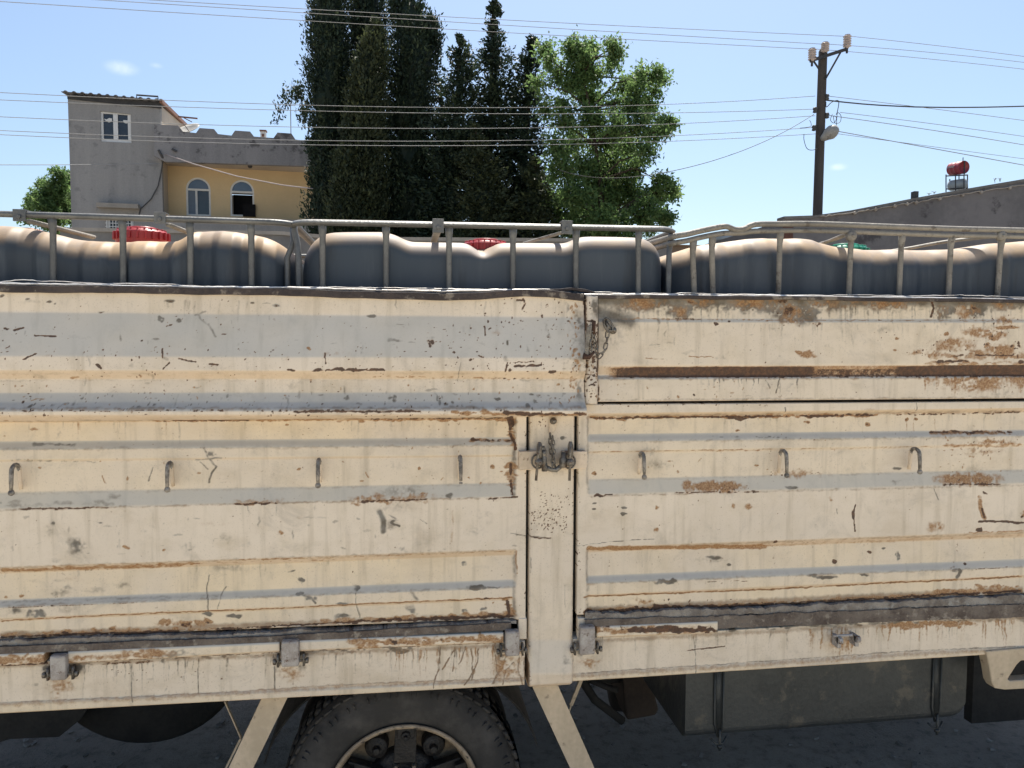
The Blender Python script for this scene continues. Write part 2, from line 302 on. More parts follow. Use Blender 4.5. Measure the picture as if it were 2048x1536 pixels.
def Dr(ch, u0, v0, u1, v1, k, l0, l1, w, s=.6):      # drips from a line
    w *= 1.25; s *= 1.45
    for _ in range(k):
        t = random.random(); u = u0+(u1-u0)*t; v = v0+(v1-v0)*t; L = random.uniform(l0, l1); ww = w*random.uniform(.6, 1.6); ss_ = s*random.uniform(.4, 1)
        x = u; 
        for q in range(4):
            x2 = x+random.gauss(0, .8); Ln(ch, x, v+L*q/4, x2, v+L*(q+1)/4, ww*(1-.15*q), ss_*(1-.2*q)); x = x2
C4 = lambda x, y: (x/2.926, 560+y/2.926)
C5 = lambda x, y: (600+x/2.926, 560+y/2.926)
C6 = lambda x, y: (1148+x/2.276, 560+y/2.276)
C7 = lambda x, y: (x/2.92, 1010+y/2.92)
C8 = lambda x, y: (600+x/2.92, 1010+y/2.92)
CA = lambda x, y: (1148+x/2.276, 1000+y/2.276)
CR, ST, GR = 0, 1, 2
def cpl(K, ch, pts, w, s=1.0): PL(ch, [K(*p) for p in pts], w, s)
def cd_(K, ch, x, y, rx, ry, s=1.0):
    k = {C4: 2.926, C5: 2.926, C6: 2.276, C7: 2.92, C8: 2.92, CA: 2.276}[K]; u, v = K(x, y); D(ch, u, v, max(1.6, rx/k*1.25), max(1.6, ry/k*1.25), s)
# upper left board
for p in ((20, 95, 16, 12), (170, 112, 14, 7), (290, 125, 16, 8), (325, 140, 10, 6), (1000, 125, 30, 9), (1480, 132, 14, 7), (1620, 150, 26, 12), (600, 190, 22, 4)): cd_(C4, GR, *p, 1.0); cd_(C4, CR, p[0]+3, p[1]+2, p[2]*.35, p[3]*.4, .75)
for p in ((940, 232, 20, 15), (1065, 238, 16, 14)): cd_(C4, GR, *p, 1.3)
cpl(C4, CR, [(50, 283), (68, 292), (80, 288)], 2.0); cpl(C4, CR, [(108, 293), (158, 284)], 2.2); cpl(C4, CR, [(230, 325), (355, 328)], 2.0); cpl(C4, CR, [(70, 400), (92, 388)], 1.9)
cpl(C4, CR, [(188, 462), (222, 442), (250, 430)], 2.3); cpl(C4, CR, [(985, 273), (1020, 263)], 2.4); cpl(C4, CR, [(1070, 457), (1110, 466), (1165, 480)], 2.2); cpl(C4, CR, [(975, 520), (1010, 478)], 2.4)
cpl(C4, CR, [(970, 400), (975, 455)], 2.2, .9); cpl(C4, CR, [(595, 490), (620, 512)], 3.2); cpl(C4, CR, [(1245, 488), (1295, 492)], 2.2, .9); cpl(C4, CR, [(1910, 425), (1915, 485)], 2.0, .9)
cpl(C4, CR, [(1700, 522), (1740, 524)], 2.2); Rn(CR, *C4(1845, 522), *C5(500, 524), 3.6, 1.1, 26); cd_(C4, CR, 845, 354, 8, 5); cd_(C4, CR, 1320, 315, 12, 4); cd_(C4, CR, 628, 405, 7, 6, .8); cd_(C4, CR, 797, 466, 8, 6); cd_(C4, ST, 1818, 395, 10, 10, 1.2)
cpl(C4, GR, [(1165, 195), (1185, 235), (1240, 275), (1275, 330)], 4, .7); cpl(C4, GR, [(1150, 210), (1215, 185)], 4, .7); cd_(C4, ST, 455, 568, 26, 8, .9); cpl(C4, ST, [(215, 700), (240, 692), (290, 690)], 2, 1.1); cd_(C4, CR, 170, 705, 8, 12, .8); cd_(C4, ST, 1150, 625, 8, 6, 1.2)
Sp(CR, 0, 690, 1150, 745, 210, .8, 2.6, .95); Sp(CR, 0, 590, 1150, 690, 120, .7, 2.0, .85); Sp(CR, 0, 745, 1150, 812, 130, .8, 2.6, .85); Sp(ST, 0, 745, 1150, 812, 70, 1.5, 4, .9); Sp(GR, 0, 600, 1160, 815, 60, 3, 12, .55, 2.5)
Sp(CR, 960, 597, 1150, 660, 75, .8, 3.0, .95); Sp(CR, 850, 640, 1130, 735, 90, .8, 2.6, .95); Sp(GR, 0, 785, 1150, 815, 110, 2, 6, .8)
Ln(GR, 0, 746, 1165, 746, 5, .28); Rn(ST, 700, 752, 1150, 757, 3, .8, 40, False); Rn(CR, 960, 755, 1090, 757, 2.2, .9, 14, False); Rn(ST, 0, 748, 600, 752, 3, .5, 35, False)
Rn(CR, 0, 818, 700, 817, 2.4, .9, 60, False); Rn(CR, 600, 819, 840, 819, 3.6, 1.0, 34, True); Rn(CR, 1000, 823, 1162, 824, 4.5, 1.0, 50, False); Rn(ST, 900, 822, 1162, 825, 5, 1.2, 60, False); Sp(CR, 0, 815, 1150, 830, 150, .8, 2.6, 1)
cpl(C5, CR, [(1300, 115), (1308, 140), (1295, 175)], 2.8, 1.1); cpl(C5, CR, [(1265, 118), (1300, 122)], 2.2); cpl(C5, CR, [(1078, 270), (1082, 325)], 1.8); cpl(C5, CR, [(1205, 480), (1195, 535)], 2.2, 1.1); cd_(C5, CR, 1225, 528, 12, 9, 1.1)
cpl(C5, CR, [(1240, 482), (1360, 476)], 1.5, .8); cpl(C5, CR, [(1250, 502), (1320, 500), (1400, 494)], 2.6, 1.1); cd_(C5, CR, 1468, 535, 24, 12, 1.3); cd_(C5, CR, 1445, 692, 32, 12, 1.0); cd_(C5, GR, 1140, 690, 18, 9, 1.2); cd_(C5, CR, 765, 370, 14, 28, .8); cd_(C5, GR, 1213, 365, 9, 16, 1.2); cd_(C5, GR, 415, 212, 26, 10, 1.2); cd_(C5, GR, 550, 690, 14, 26, 1.1); cpl(C5, CR, [(1035, 440), (1062, 450)], 1.8); cd_(C5, CR, 990, 466, 9, 7, 1.1); cd_(C5, CR, 892, 420, 10, 7, 1.0); cpl(C5, GR, [(935, 480), (915, 588)], 1.6, .7)
for _ in range(40): D(ST, 1140+random.uniform(-8, 14), random.uniform(600, 800), 3, 5, .8)
D(GR, 1155, 780, 22, 40, .8); D(GR, 1158, 640, 14, 60, .6)
# upper right board
Ln(GR, 1195, 603, 2048, 606, 16, .95); Ln(GR, 1195, 625, 1260, 640, 26, .9); D(GR, 1235, 620, 40, 26, .7)
for (u, v, ru, rv, s) in ((1350, 618, 40, 26, 1.1), (1390, 602, 50, 16, 1.3), (1560, 612, 70, 32, 1.35), (1600, 640, 30, 20, 1.1), (1540, 600, 60, 18, 1.4), (1885, 622, 16, 20, 1.2), (1950, 620, 13, 16, 1.35), (1800, 606, 60, 14, 1.0), (2020, 612, 30, 14, 1.1), (1700, 604, 80, 12, .9)):
    D(GR, u, v, ru, rv, s); D(ST, u, v, ru*.7, rv*.7, .55)
for (u, v, ru, rv) in ((1575, 622, 26, 20), (1560, 600, 40, 10), (1950, 618, 9, 14), (1630, 648, 12, 9), (1385, 604, 22, 8)): D(CR, u, v, ru, rv, .62)
Rn(ST, 1245, 638, 1660, 641, 2.4, .9, 50, True); Rn(CR, 1350, 637, 1400, 639, 2.4, .8, 8); Ln(ST, 1660, 641, 2048, 642, 2, .7); Rn(CR, 1755, 641, 1840, 642, 1.5, .8, 8); cpl(C6, CR, [(1632, 105), (1635, 130), (1625, 168)], 3.2, 1.2); cd_(C6, CR, 655, 200, 12, 9, 1.0); cd_(C6, CR, 700, 190, 9, 6, 1.0)
cd_(C6, ST, 1045, 338, 46, 16, 1.3); cd_(C6, ST, 1010, 328, 16, 9, 1.2); cd_(C6, ST, 1690, 285, 18, 14, 1.6); cd_(C6, ST, 1683, 245, 18, 9, 1.5); cd_(C6, ST, 1452, 268, 12, 7, 1.2); cd_(C6, ST, 1448, 318, 8, 6, 1.2); cpl(C6, ST, [(320, 355), (400, 360)], 1.6, .9); cpl(C6, ST, [(520, 345), (570, 350), (625, 350)], 1.6, 1.0); cpl(C6, GR, [(340, 298), (390, 292)], 1.3, .7)
for (x, y, rx, ry) in ((1900, 245, 70, 18), (1890, 265, 30, 12), (1995, 320, 16, 40), (1960, 215, 60, 8), (1870, 300, 14, 10)): cd_(C6, ST, x, y, rx, ry, 1.4); Sp(CR, *C6(x-rx, y-ry), *C6(x+rx, y+ry), 9, 1, 3, .9)
Rn(CR, *C6(1815, 342), *C6(1990, 342), 2.4, 1, 18); Rn(CR, *C6(1650, 372), *C6(1775, 366), 3.2, 1.0, 20); Rn(ST, *C6(1600, 335), *C6(2048, 345), 9, .9, 60, False); Rn(CR, *C6(1720, 345), *C6(1775, 342), 2.0, 1.0, 8); cd_(C6, CR, 2030, 292, 14, 16, 1.0); cd_(C6, CR, 2025, 372, 14, 8, 1.1); Rn(ST, *C6(1600, 380), *C6(2048, 380), 5, .9, 40, False)
Bx(CR, 1200, 1330, 735, 731, 755, 752, 60, 1.0); Bx(CR, 1240, 1640, 734, 731, 755, 752, 50, 1.9); Bx(CR, 1600, 1830, 738, 736, 755, 752, 40, .62); Bx(CR, 1770, 1900, 734, 731, 755, 752, 50, 1.2); Bx(CR, 1830, 2600, 734, 730, 755, 752, 50, 1.9); Bx(ST, 1196, 2600, 733, 729, 756, 753, 40, .8)
Rn(CR, 1220, 754, 2048, 753, 2, .9, 120, False)
Dr(ST, 1840, 756, 2048, 756, 40, 8, 38, 3, .9); Dr(GR, 1380, 758, 1600, 757, 14, 8, 30, 2, .8); Rn(ST, 1850, 762, 2048, 762, 9, 1.0, 60, False); cpl(C6, GR, [(865, 455), (890, 492)], 1.6, 1.1); cpl(C6, GR, [(932, 450), (915, 515)], 1.6, 1.1); Sp(ST, 1210, 757, 1500, 800, 26, 1.2, 4, .8); Sp(CR, 1200, 660, 2048, 800, 90, .8, 2.0, .85); Sp(GR, 1200, 650, 2048, 802, 34, 2, 9, .5, 2.6); cd_(C6, CR, 546, 522, 5, 5, 1.1)
Dr(GR, 1200, 648, 2048, 650, 60, 10, 60, 1.8, .35); Sp(CR, 1195, 805, 1560, 812, 60, .8, 2.2, .9); cpl(C6, GR, [(960, 580), (962, 602)], 1.6, 1.2); cpl(C6, GR, [(1556, 560), (1560, 595)], 1.4, 1.0)
for (u, v, ru, rv, s_) in ((1290, 606, 90, 22, .9), (1400, 600, 60, 24, 1.3), (1370, 622, 30, 22, 1.1), (1500, 604, 90, 30, 1.3), (1590, 620, 60, 36, 1.4), (1650, 606, 60, 22, 1.0), (1780, 606, 120, 22, .8), (1890, 620, 22, 26, 1.3), (1950, 618, 20, 24, 1.5), (2010, 606, 60, 22, 1.0)):
    D(GR, u, v, ru, rv, s_*1.7); D(GR, u+8, v-3, ru*.6, rv*.8, s_*1.7); D(ST, u-4, v+2, ru*.8, rv*.9, .8)
Ln(GR, 1196, 600, 2060, 604, 9, 1.3); D(GR, 1225, 665, 46, 60, .55); Dr(GR, 1196, 612, 2060, 614, 160, 10, 70, 3, .55)
for _ in range(46): D(GR, random.uniform(0, 2048), random.uniform(600, 1340), random.uniform(20, 70), random.uniform(6, 22), random.uniform(.2, .5))
for _ in range(40): D(ST, random.uniform(0, 2048), random.uniform(600, 1340), random.uniform(14, 60), random.uniform(4, 14), random.uniform(.15, .42))
Dr(GR, 0, 845, 1030, 840, 60, 10, 60, 2.5, .3); Dr(GR, 1180, 840, 2048, 830, 60, 10, 60, 2.5, .3); Dr(GR, 0, 1150, 1030, 1112, 50, 10, 50, 2.5, .3); Dr(GR, 0, 600, 1160, 605, 70, 10, 90, 2.5, .3)
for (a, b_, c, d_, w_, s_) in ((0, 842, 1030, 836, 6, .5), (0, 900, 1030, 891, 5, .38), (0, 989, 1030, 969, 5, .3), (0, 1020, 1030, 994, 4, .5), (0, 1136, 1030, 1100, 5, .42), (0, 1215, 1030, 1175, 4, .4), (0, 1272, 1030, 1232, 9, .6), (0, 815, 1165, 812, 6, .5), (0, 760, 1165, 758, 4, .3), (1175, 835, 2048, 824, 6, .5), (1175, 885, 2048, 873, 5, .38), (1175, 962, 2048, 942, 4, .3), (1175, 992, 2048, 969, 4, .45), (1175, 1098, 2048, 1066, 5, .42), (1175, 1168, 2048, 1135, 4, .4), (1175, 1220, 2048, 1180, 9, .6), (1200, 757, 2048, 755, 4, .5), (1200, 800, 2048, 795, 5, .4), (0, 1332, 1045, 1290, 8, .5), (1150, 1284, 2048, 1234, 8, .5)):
    Ln(GR, a, b_, c, d_, w_, s_); Ln(ST, a, b_+1, c, d_+1, w_*1.2, s_*.8)  # grey strokes here lay soft painted shade along the ledges
Ln(GR, 1030, 840, 1028, 990, 7, .7); Ln(GR, 1176, 835, 1176, 985, 6, .5); Ln(GR, 1030, 1105, 1028, 1235, 6, .6); Ln(GR, 1176, 1100, 1176, 1225, 6, .5); D(GR, 1150, 700, 30, 110, .55)  # recess ends get the same painted shade
for (u, v, ru, rv, s_) in ((1960, 665, 60, 16, 1.2), (1900, 690, 70, 22, .9), (2000, 700, 50, 20, 1.2), (1840, 705, 50, 10, .8), (1950, 770, 90, 18, 1.1), (2010, 640, 40, 14, 1.0), (1580, 640, 40, 20, .8), (1930, 622, 30, 24, 1.0), (1990, 885, 70, 8, .9), (1960, 905, 80, 12, .6), (1600, 950, 90, 14, .7)):
    D(ST, u, v, ru, rv, s_); Sp(CR, u-ru*.7, v-rv*.7, u+ru*.7, v+rv*.7, 14, .9, 2.6, .9)
# narrow folded edge between the upper boards
Sp(CR, 1166, 600, 1196, 640, 10, 1, 3, .9); Sp(CR, 1164, 690, 1192, 770, 100, 1, 4, 1.1); Sp(CR, 1168, 640, 1192, 700, 60, 1.5, 5, 1.1); Sp(CR, 1163, 765, 1190, 800, 26, .8, 3, .9); D(GR, 1182, 612, 14, 26, 1.1); Ln(CR, 1194, 640, 1190, 760, 2.2, .9); Ln(CR, 1166, 600, 1172, 700, 1.8, 1.0); Ln(CR, 1195, 770, 1193, 800, 3.5, .8); Sp(ST, 1160, 650, 1195, 800, 30, 2, 5, .8)
# gates: top rust lines
Rn(ST, *C4(0, 820), *C4(900, 826), 2.6, .8, 40, False); Rn(CR, *C4(940, 830), *C4(1445, 826), 2.2, .9, 40, True); Rn(ST, *C4(900, 828), *C5(400, 822), 3.6, 1.1, 60); Rn(CR, 742, 839, 1020, 837, 2.2, .95, 70, True); Rn(ST, 740, 841, 1030, 840, 4, 1.2, 50)
for (a, b) in ((130, 175), (320, 430)): Dr(ST, a, 842, b, 842, 3, 15, 40, 3, .5)
cpl(C4, GR, [(1035, 840), (1042, 960)], 4.5, .55); cd_(C4, ST, 1678, 852, 14, 8, 1.2)
cpl(C5, CR, [(1228, 808), (1240, 850)], 8, 1.3); cpl(C5, CR, [(1235, 850), (1235, 900), (1258, 950), (1262, 990)], 4, 1.0); cpl(C5, CR, [(1238, 1080), (1236, 1180), (1242, 1255)], 3.6, .9); Rn(ST, *C5(1232, 830), *C5(1262, 990), 5, 1.1, 24); Rn(ST, *C5(1240, 1070), *C5(1240, 1250), 5, 1.0, 24); Ln(CR, 950, 983, 1035, 993, 1.5, 0); cpl(C5, CR, [(1105, 1280), (1268, 1270)], 1.8, 1.0)
Rn(GR, *C4(180, 965), *C4(430, 968), 5, .9, 12); cd_(C4, GR, 320, 900, 22, 40, .5); cd_(C4, ST, 180, 880, 40, 10, .8); Rn(CR, *C5(1020, 940), *C5(1250, 945), 3, .8, 20, False); Rn(ST, *C5(1010, 940), *C5(1250, 945), 4, .9, 20, False); cd_(C5, CR, 1022, 932, 9, 8, 1.2)
cd_(C5, ST, 1120, 1092, 18, 12, 2.2); cd_(C5, CR, 1120, 1094, 12, 6, .6); cd_(C5, ST, 712, 1108, 9, 9, 1.4); cd_(C5, ST, 997, 1162, 8, 5, 1.3); cpl(C5, ST, [(380, 1125), (402, 1160)], 2.0, 1.0); cd_(C5, ST, 1060, 1190, 9, 9, 1.1); cpl(C5, ST, [(825, 1170), (838, 1160)], 2.4, .8)
cpl(C4, GR, [(1190, 990), (1215, 1050), (1255, 1095), (1225, 1140), (1215, 1190)], 3.4, .9); cpl(C4, GR, [(1145, 1055), (1290, 1045)], 3.2, .9); cpl(C4, GR, [(1165, 1070), (1210, 1110)], 2.6, .8); cd_(C4, GR, 1225, 1025, 30, 18, 1.0); cpl(C4, GR, [(885, 1100), (862, 1180)], 2.4, .8); cpl(C4, ST, [(590, 1150), (605, 1192)], 2.4, .9); cd_(C4, ST, 1752, 1112, 14, 7, 1.3); cd_(C4, ST, 738, 1168, 7, 16, .9)
Rn(GR, 20, 922, 190, 925, 3, .7, 30, False); Rn(ST, 40, 924, 360, 923, 2, .5, 30, False); Ln(ST, 440, 922, 1020, 912, 2, .35)
Rn(CR, *C4(120, 1340), *C4(620, 1332), 2.6, .9, 40, True); Rn(GR, *C4(0, 1320), *C4(650, 1300), 8, .55, 24, False); Rn(CR, *C4(1370, 1312), *C4(1620, 1306), 2.8, .9, 26); Rn(ST, *C4(1370, 1306), *C4(1650, 1296), 6, .7, 24, False); cd_(C4, GR, 670, 1270, 50, 30, .5)
Rn(CR, *C5(340, 1298), *C5(760, 1284), 2.8, .95, 40, True); Rn(ST, *C5(340, 1285), *C5(760, 1268), 10, .8, 40, False); cd_(C5, GR, 590, 1240, 200, 40, .55); cd_(C5, GR, 860, 1262, 26, 16, .8)
cpl(C5, GR, [(465, 1360), (485, 1410), (488, 1470)], 9, 1.1); cpl(C5, GR, [(520, 1375), (560, 1400)], 3, .8); cpl(C5, GR, [(550, 1410), (532, 1420), (580, 1442)], 3.5, 1.1); cd_(C5, GR, 560, 1330, 120, 50, .45); cd_(C5, GR, 1060, 1390, 90, 90, .35); cpl(C5, ST, [(895, 1350), (900, 1430), (885, 1536)], 3, .5); cpl(C5, GR, [(700, 1402), (740, 1430)], 1.6, .8)
# centre of the left gate
for (x, y, rx, ry, s) in ((450, 240, 60, 60, .85), (310, 130, 45, 70, .4), (320, 105, 22, 10, .9), (580, 102, 18, 6, .9), (1110, 240, 60, 30, .5), (1330, 190, 50, 40, .4), (350, 330, 30, 30, .5), (1440, 240, 35, 35, .35)): cd_(C7, GR, x, y, rx, ry, s)
for (x, y, rx, ry) in ((1645, 158, 28, 16), (738, 248, 16, 12), (955, 262, 12, 10), (18, 548, 12, 12), (112, 542, 20, 10)): cd_(C7, ST, x, y, rx, ry, 1.0)
Sp(CR, 0, 1000, 1035, 1100, 36, .8, 1.8, .9); Sp(GR, 0, 1000, 1040, 1110, 50, 2, 9, .55, 2.5); Sp(CR, 0, 850, 1030, 980, 60, .8, 1.8, .8); Sp(ST, 0, 850, 1030, 980, 26, 1.5, 4, .9)
Rn(ST, *C7(0, 385), *C7(1150, 345), 5, 1.0, 60, True); Ln(ST, *C7(0, 392), *C7(1050, 362), 6, .9); Rn(ST, *C7(1150, 345), *C8(300, 330), 3.5, .7, 30, False); Rn(CR, *C7(0, 405), *C7(700, 385), 1.6, .7, 30, False); Rn(ST, *C7(1400, 320), *C7(1780, 312), 2.5, 1.1, 26)
Rn(ST, *C8(0, 320), *C8(1240, 272), 2.4, .8, 50, True); Ln(ST, *C8(1265, 268), *C8(1265, 400), 2.2, 1.0)
for (x, y, rx, ry, s) in ((330, 520, 110, 26, .6), (380, 500, 60, 20, .6), (540, 510, 90, 24, .5), (700, 480, 70, 26, .5), (195, 640, 55, 30, 1.5), (80, 620, 60, 26, .8), (400, 610, 90, 30, .4)): cd_(C7, GR, x, y, rx, ry, s)
Rn(CR, *C7(0, 606), *C7(800, 575), 1.8, .7, 30, True); Ln(GR, *C7(0, 575), *C7(1300, 535), 4, .4)
PL(ST, [C7(0, 685), C7(800, 640), C7(1500, 614), C8(300, 585), C8(1240, 545)], 2.4, 1.2); PL(CR, [C7(0, 686), C7(800, 642), C7(1500, 616), C8(300, 587), C8(1240, 548)], 1.3, .5); Rn(CR, *C8(860, 565), *C8(1230, 545), 2, .8, 14)
cpl(C7, GR, [(1215, 420), (1200, 490), (1212, 560), (1215, 640)], 2.2, .9); cpl(C7, GR, [(1315, 485), (1285, 545), (1275, 610)], 2.4, .8); cd_(C7, GR, 1215, 645, 40, 12, 1.2); cd_(C7, GR, 1365, 655, 44, 14, 1.3); cd_(C7, GR, 1742, 452, 24, 16, 1.2); cd_(C7, GR, 1740, 525, 22, 12, 1.1); cpl(C7, GR, [(1760, 530), (1820, 545), (1840, 575)], 3, 1.0); cpl(C7, GR, [(1680, 400), (1715, 392)], 3, .9)
cd_(C8, GR, 322, 495, 36, 20, 1.3); cpl(C8, GR, [(322, 520), (335, 600), (355, 680)], 2, .8); cd_(C8, GR, 250, 580, 42, 10, 1.3); cd_(C8, GR, 240, 658, 56, 20, 1.4); cpl(C8, GR, [(650, 515), (690, 560)], 6, .8); cd_(C8, GR, 660, 630, 34, 46, .8); cd_(C8, GR, 1040, 486, 70, 13, 1.5); cd_(C8, GR, 1130, 486, 40, 6, 1.2); cd_(C8, GR, 960, 355, 22, 14, .9); cd_(C8, GR, 1080, 615, 26, 12, 1.0); cd_(C8, GR, 960, 625, 26, 12, 1.0); cd_(C8, CR, 302, 402, 5, 5, 1); cd_(C8, ST, 1130, 580, 8, 7, 1.2); cd_(C8, GR, 60, 545, 40, 14, .9); cd_(C8, CR, 1088, 548, 16, 5, 1.1)
PL(CR, [C7(0, 785), C7(300, 770), C7(860, 750), C7(1040, 745)], 3.4, .85)
for (x, y, rx, ry, s) in ((960, 700, 70, 30, 1.2), (1100, 700, 90, 26, 1.3), (350, 745, 50, 16, 1.2), (630, 725, 26, 16, 1.1), (540, 740, 36, 14, 1.0), (1200, 690, 30, 16, 1.1), (760, 735, 60, 12, .8)): cd_(C7, ST, x, y, rx, ry, s*1.2); cd_(C7, CR, x, y+8, rx*.7, ry*.55, s*.55)
Rn(ST, *C7(0, 775), *C7(1250, 730), 6, 1.0, 120, True); Rn(CR, *C7(1250, 735), *C8(300, 690), 3, .95, 80, True); Rn(CR, *C8(300, 690), *C8(1235, 655), 4.5, 1.0, 110, True); Rn(ST, *C8(100, 690), *C8(1235, 645), 6, 1.0, 80, False); cpl(C8, CR, [(1215, 570), (1222, 660)], 4, 1.0); Rn(ST, *C8(1200, 550), *C8(1240, 640), 4, 1, 14)
# post
Sp(CR, *C5(1345, 1250), *C5(1590, 1340), 60, .7, 1.8, 1.0); Sp(CR, *C5(1345, 1340), *C5(1570, 1480), 190, .7, 2.2, 1.05); Sp(CR, *C5(1345, 790), *C5(1440, 900), 26, .8, 2.4, 1.0); Sp(CR, *C5(1340, 1100), *C5(1600, 1300), 20, .7, 1.8, .9); PL(GR, [C5(1230, 1482), C5(1345, 1500), C5(1470, 1512)], 1.8, 1.0); PL(CR, [C5(1345, 1502), C5(1400, 1512), C5(1470, 1510)], 1.6, .8); cd_(C5, GR, 1545, 925, 22, 10, 1.1); D(GR, 1102, 900, 26, 50, .55); D(GR, 1105, 945, 40, 14, .45); cd_(C5, CR, 1130, 1292, 5, 5, 1)
cpl(C8, GR, [(1345, 310), (1350, 395)], 2.2, .7); cpl(C8, GR, [(1545, 470), (1548, 600)], 2, .5); cd_(C8, GR, 1560, 910, 26, 60, .6); D(GR, 1130, 1340, 18, 26, .5)
for (u, v0, v1) in ((1059, 830, 1370), (1147, 830, 1280), (1158, 840, 1280), (1052, 850, 1290)): Sp(CR, u-3, v0, u+3, v1, 50, .7, 2, .9); Dr(GR, u-1, v0, u+1, v0+200, 3, 80, 260, 1.6, .4)
# right gate
Rn(CR, *C6(80, 632), *C6(980, 622), 2.8, 1.05, 130, True); Rn(ST, *C6(80, 632), *C6(1400, 618), 4, 1.2, 120, True); Rn(CR, *C6(1040, 622), *C6(1400, 616), 3.2, 1.0, 40, False); Rn(CR, *C6(1480, 618), *C6(2048, 604), 2.6, .9, 60, False); cd_(C6, CR, 765, 632, 46, 9, 1.1); cd_(C6, CR, 1130, 624, 70, 7, 1.1)
for (x, y, rx, ry) in ((1077, 651, 13, 8), (1348, 660, 14, 7), (755, 688, 9, 5), (107, 884, 10, 9), (1524, 638, 9, 7), (1570, 635, 9, 7)): cd_(C6, ST, x, y, rx, ry, 1.9); cd_(C6, CR, x, y, rx*.6, ry*.6, .7)
for a in (1528, 1560, 1662): cpl(C6, ST, [(a, 640), (a+6, 690)], 2.0, .7)
Rn(GR, *C6(620, 715), *C6(980, 718), 2, .9, 18, False); Rn(CR, *C6(1640, 697), *C6(2010, 693), 3, .9, 50, False); Ln(ST, *C6(1640, 700), *C6(2010, 695), 6, 1.0); Rn(ST, *C6(1690, 758), *C6(2048, 752), 4, 1.0, 60, False); Ln(ST, *C6(70, 785), *C6(1640, 762), 2.2, .75); Ln(ST, *C6(600, 780), *C6(850, 775), 2.4, .8); Sp(ST, *C6(1640, 690), *C6(2000, 880), 50, 1.5, 4, .8)
cpl(C6, ST, [(572, 830), (588, 815)], 2.2, .9); cd_(C6, ST, 842, 845, 12, 5, 1.1); cd_(C6, ST, 440, 826, 14, 4, .9); Sp(CR, 1180, 840, 2048, 960, 70, .7, 1.7, .85); Sp(ST, 1180, 880, 2048, 950, 24, 1.2, 3.5, .8)
cd_(C6, ST, 650, 940, 150, 30, 1.5); cd_(C6, ST, 530, 935, 40, 24, 1.1); Rn(CR, *C6(460, 967), *C6(840, 964), 2.2, 1.0, 40); cd_(C6, ST, 1800, 908, 150, 30, 1.5); Rn(CR, *C6(1680, 932), *C6(1940, 928), 2.4, .9, 36); Sp(CR, *C6(560, 920), *C6(800, 964), 60, .8, 2, .8); Sp(CR, *C6(1690, 890), *C6(1900, 930), 50, .8, 2, .8); cd_(C6, GR, 985, 946, 36, 8, 1.2); cd_(C6, GR, 1480, 920, 40, 14, .5)
cd_(C6, CR, 112, 980, 30, 7, 1.3); Ln(CR, *C6(140, 976), *C6(175, 974), 1.2, .9); cd_(C6, GR, 1483, 862, 22, 7, 1.1); cpl(C6, GR, [(1640, 950), (1660, 998)], 2, .9)
for (x, y, rx, ry) in ((225, 1036, 14, 6), (217, 1066, 12, 8), (90, 1016, 9, 4), (92, 1044, 9, 4)): cd_(C6, GR, x, y, rx, ry, 1.5)
for (x, y, rx, ry, s) in ((380, 1035, 14, 10, 1.1), (720, 1030, 20, 14, .9), (805, 1030, 28, 16, 1.0), (355, 1140, 16, 14, 1.0), (1160, 1000, 18, 16, .8), (1640, 1125, 50, 30, .8)): cd_(C6, ST, x, y, rx, ry, s)
cpl(C6, CR, [(1284, 1022), (1274, 1065), (1282, 1145)], 2.2, 1.0); cd_(C6, CR, 1278, 1068, 8, 22, .9); cpl(C6, ST, [(1845, 990), (1850, 1040), (1870, 1085)], 6, 1.5); cpl(C6, CR, [(1860, 968), (1876, 974)], 3, 1.2); cpl(C6, CR, [(1855, 1040), (1870, 1082)], 3, .8); cpl(C6, CR, [(1845, 1100), (1930, 1098), (2048, 1106)], 2.6, 1.2); cd_(C6, CR, 1850, 1138, 12, 12, 1.0); cd_(C6, ST, 2038, 1070, 18, 26, 1.1); cd_(C6, CR, 2035, 1078, 10, 8, 1); cd_(C6, CR, 920, 1193, 11, 7, 1.2); cpl(C6, GR, [(1195, 1040), (1200, 1065)], 1.5, .9); PL(GR, [C6(0, 1214), C6(150, 1192), C6(365, 1178)], 1.1, 1.1)
Sp(CR, 1165, 990, 2048, 1090, 30, .8, 2.0, .9)
Ln(ST, *CA(70, 222), *CA(880, 218), 7, 1.6); Rn(ST, *CA(70, 228), *CA(880, 216), 5, 1.2, 60, True); Ln(ST, *CA(880, 215), *CA(2048, 165), 6, .5); Rn(CR, *CA(850, 205), *CA(1200, 190), 1.4, .8, 20, False); Ln(ST, *CA(1800, 150), *CA(2048, 140), 3, .8)
for (x, y, rx, ry) in ((1200, 288, 12, 9), (1363, 243, 8, 8), (1790, 296, 10, 7)): cd_(CA, CR, x, y, rx, ry, 1.2)
for (x, y, rx, ry) in ((650, 270, 36, 9), (1425, 226, 12, 7), (720, 303, 14, 6), (1495, 260, 12, 26), (430, 375, 56, 12), (1150, 355, 60, 8), (1330, 343, 24, 6), (1090, 345, 30, 10)): cd_(CA, GR, x, y, rx, ry, 1.1)
cpl(CA, GR, [(1732, 320), (1765, 322), (1750, 355)], 5, 1.2); Rn(CR, *CA(600, 375), *CA(800, 370), 1.2, .8, 10); Rn(CR, *CA(1830, 318), *CA(1980, 308), 1.4, .9, 14)
PL(ST, [CA(50, 442), CA(900, 412), CA(1500, 378), CA(2048, 352)], 2.8, 1.3); PL(CR, [CA(50, 443), CA(900, 413), CA(1500, 379), CA(2048, 353)], 1.3, .6)
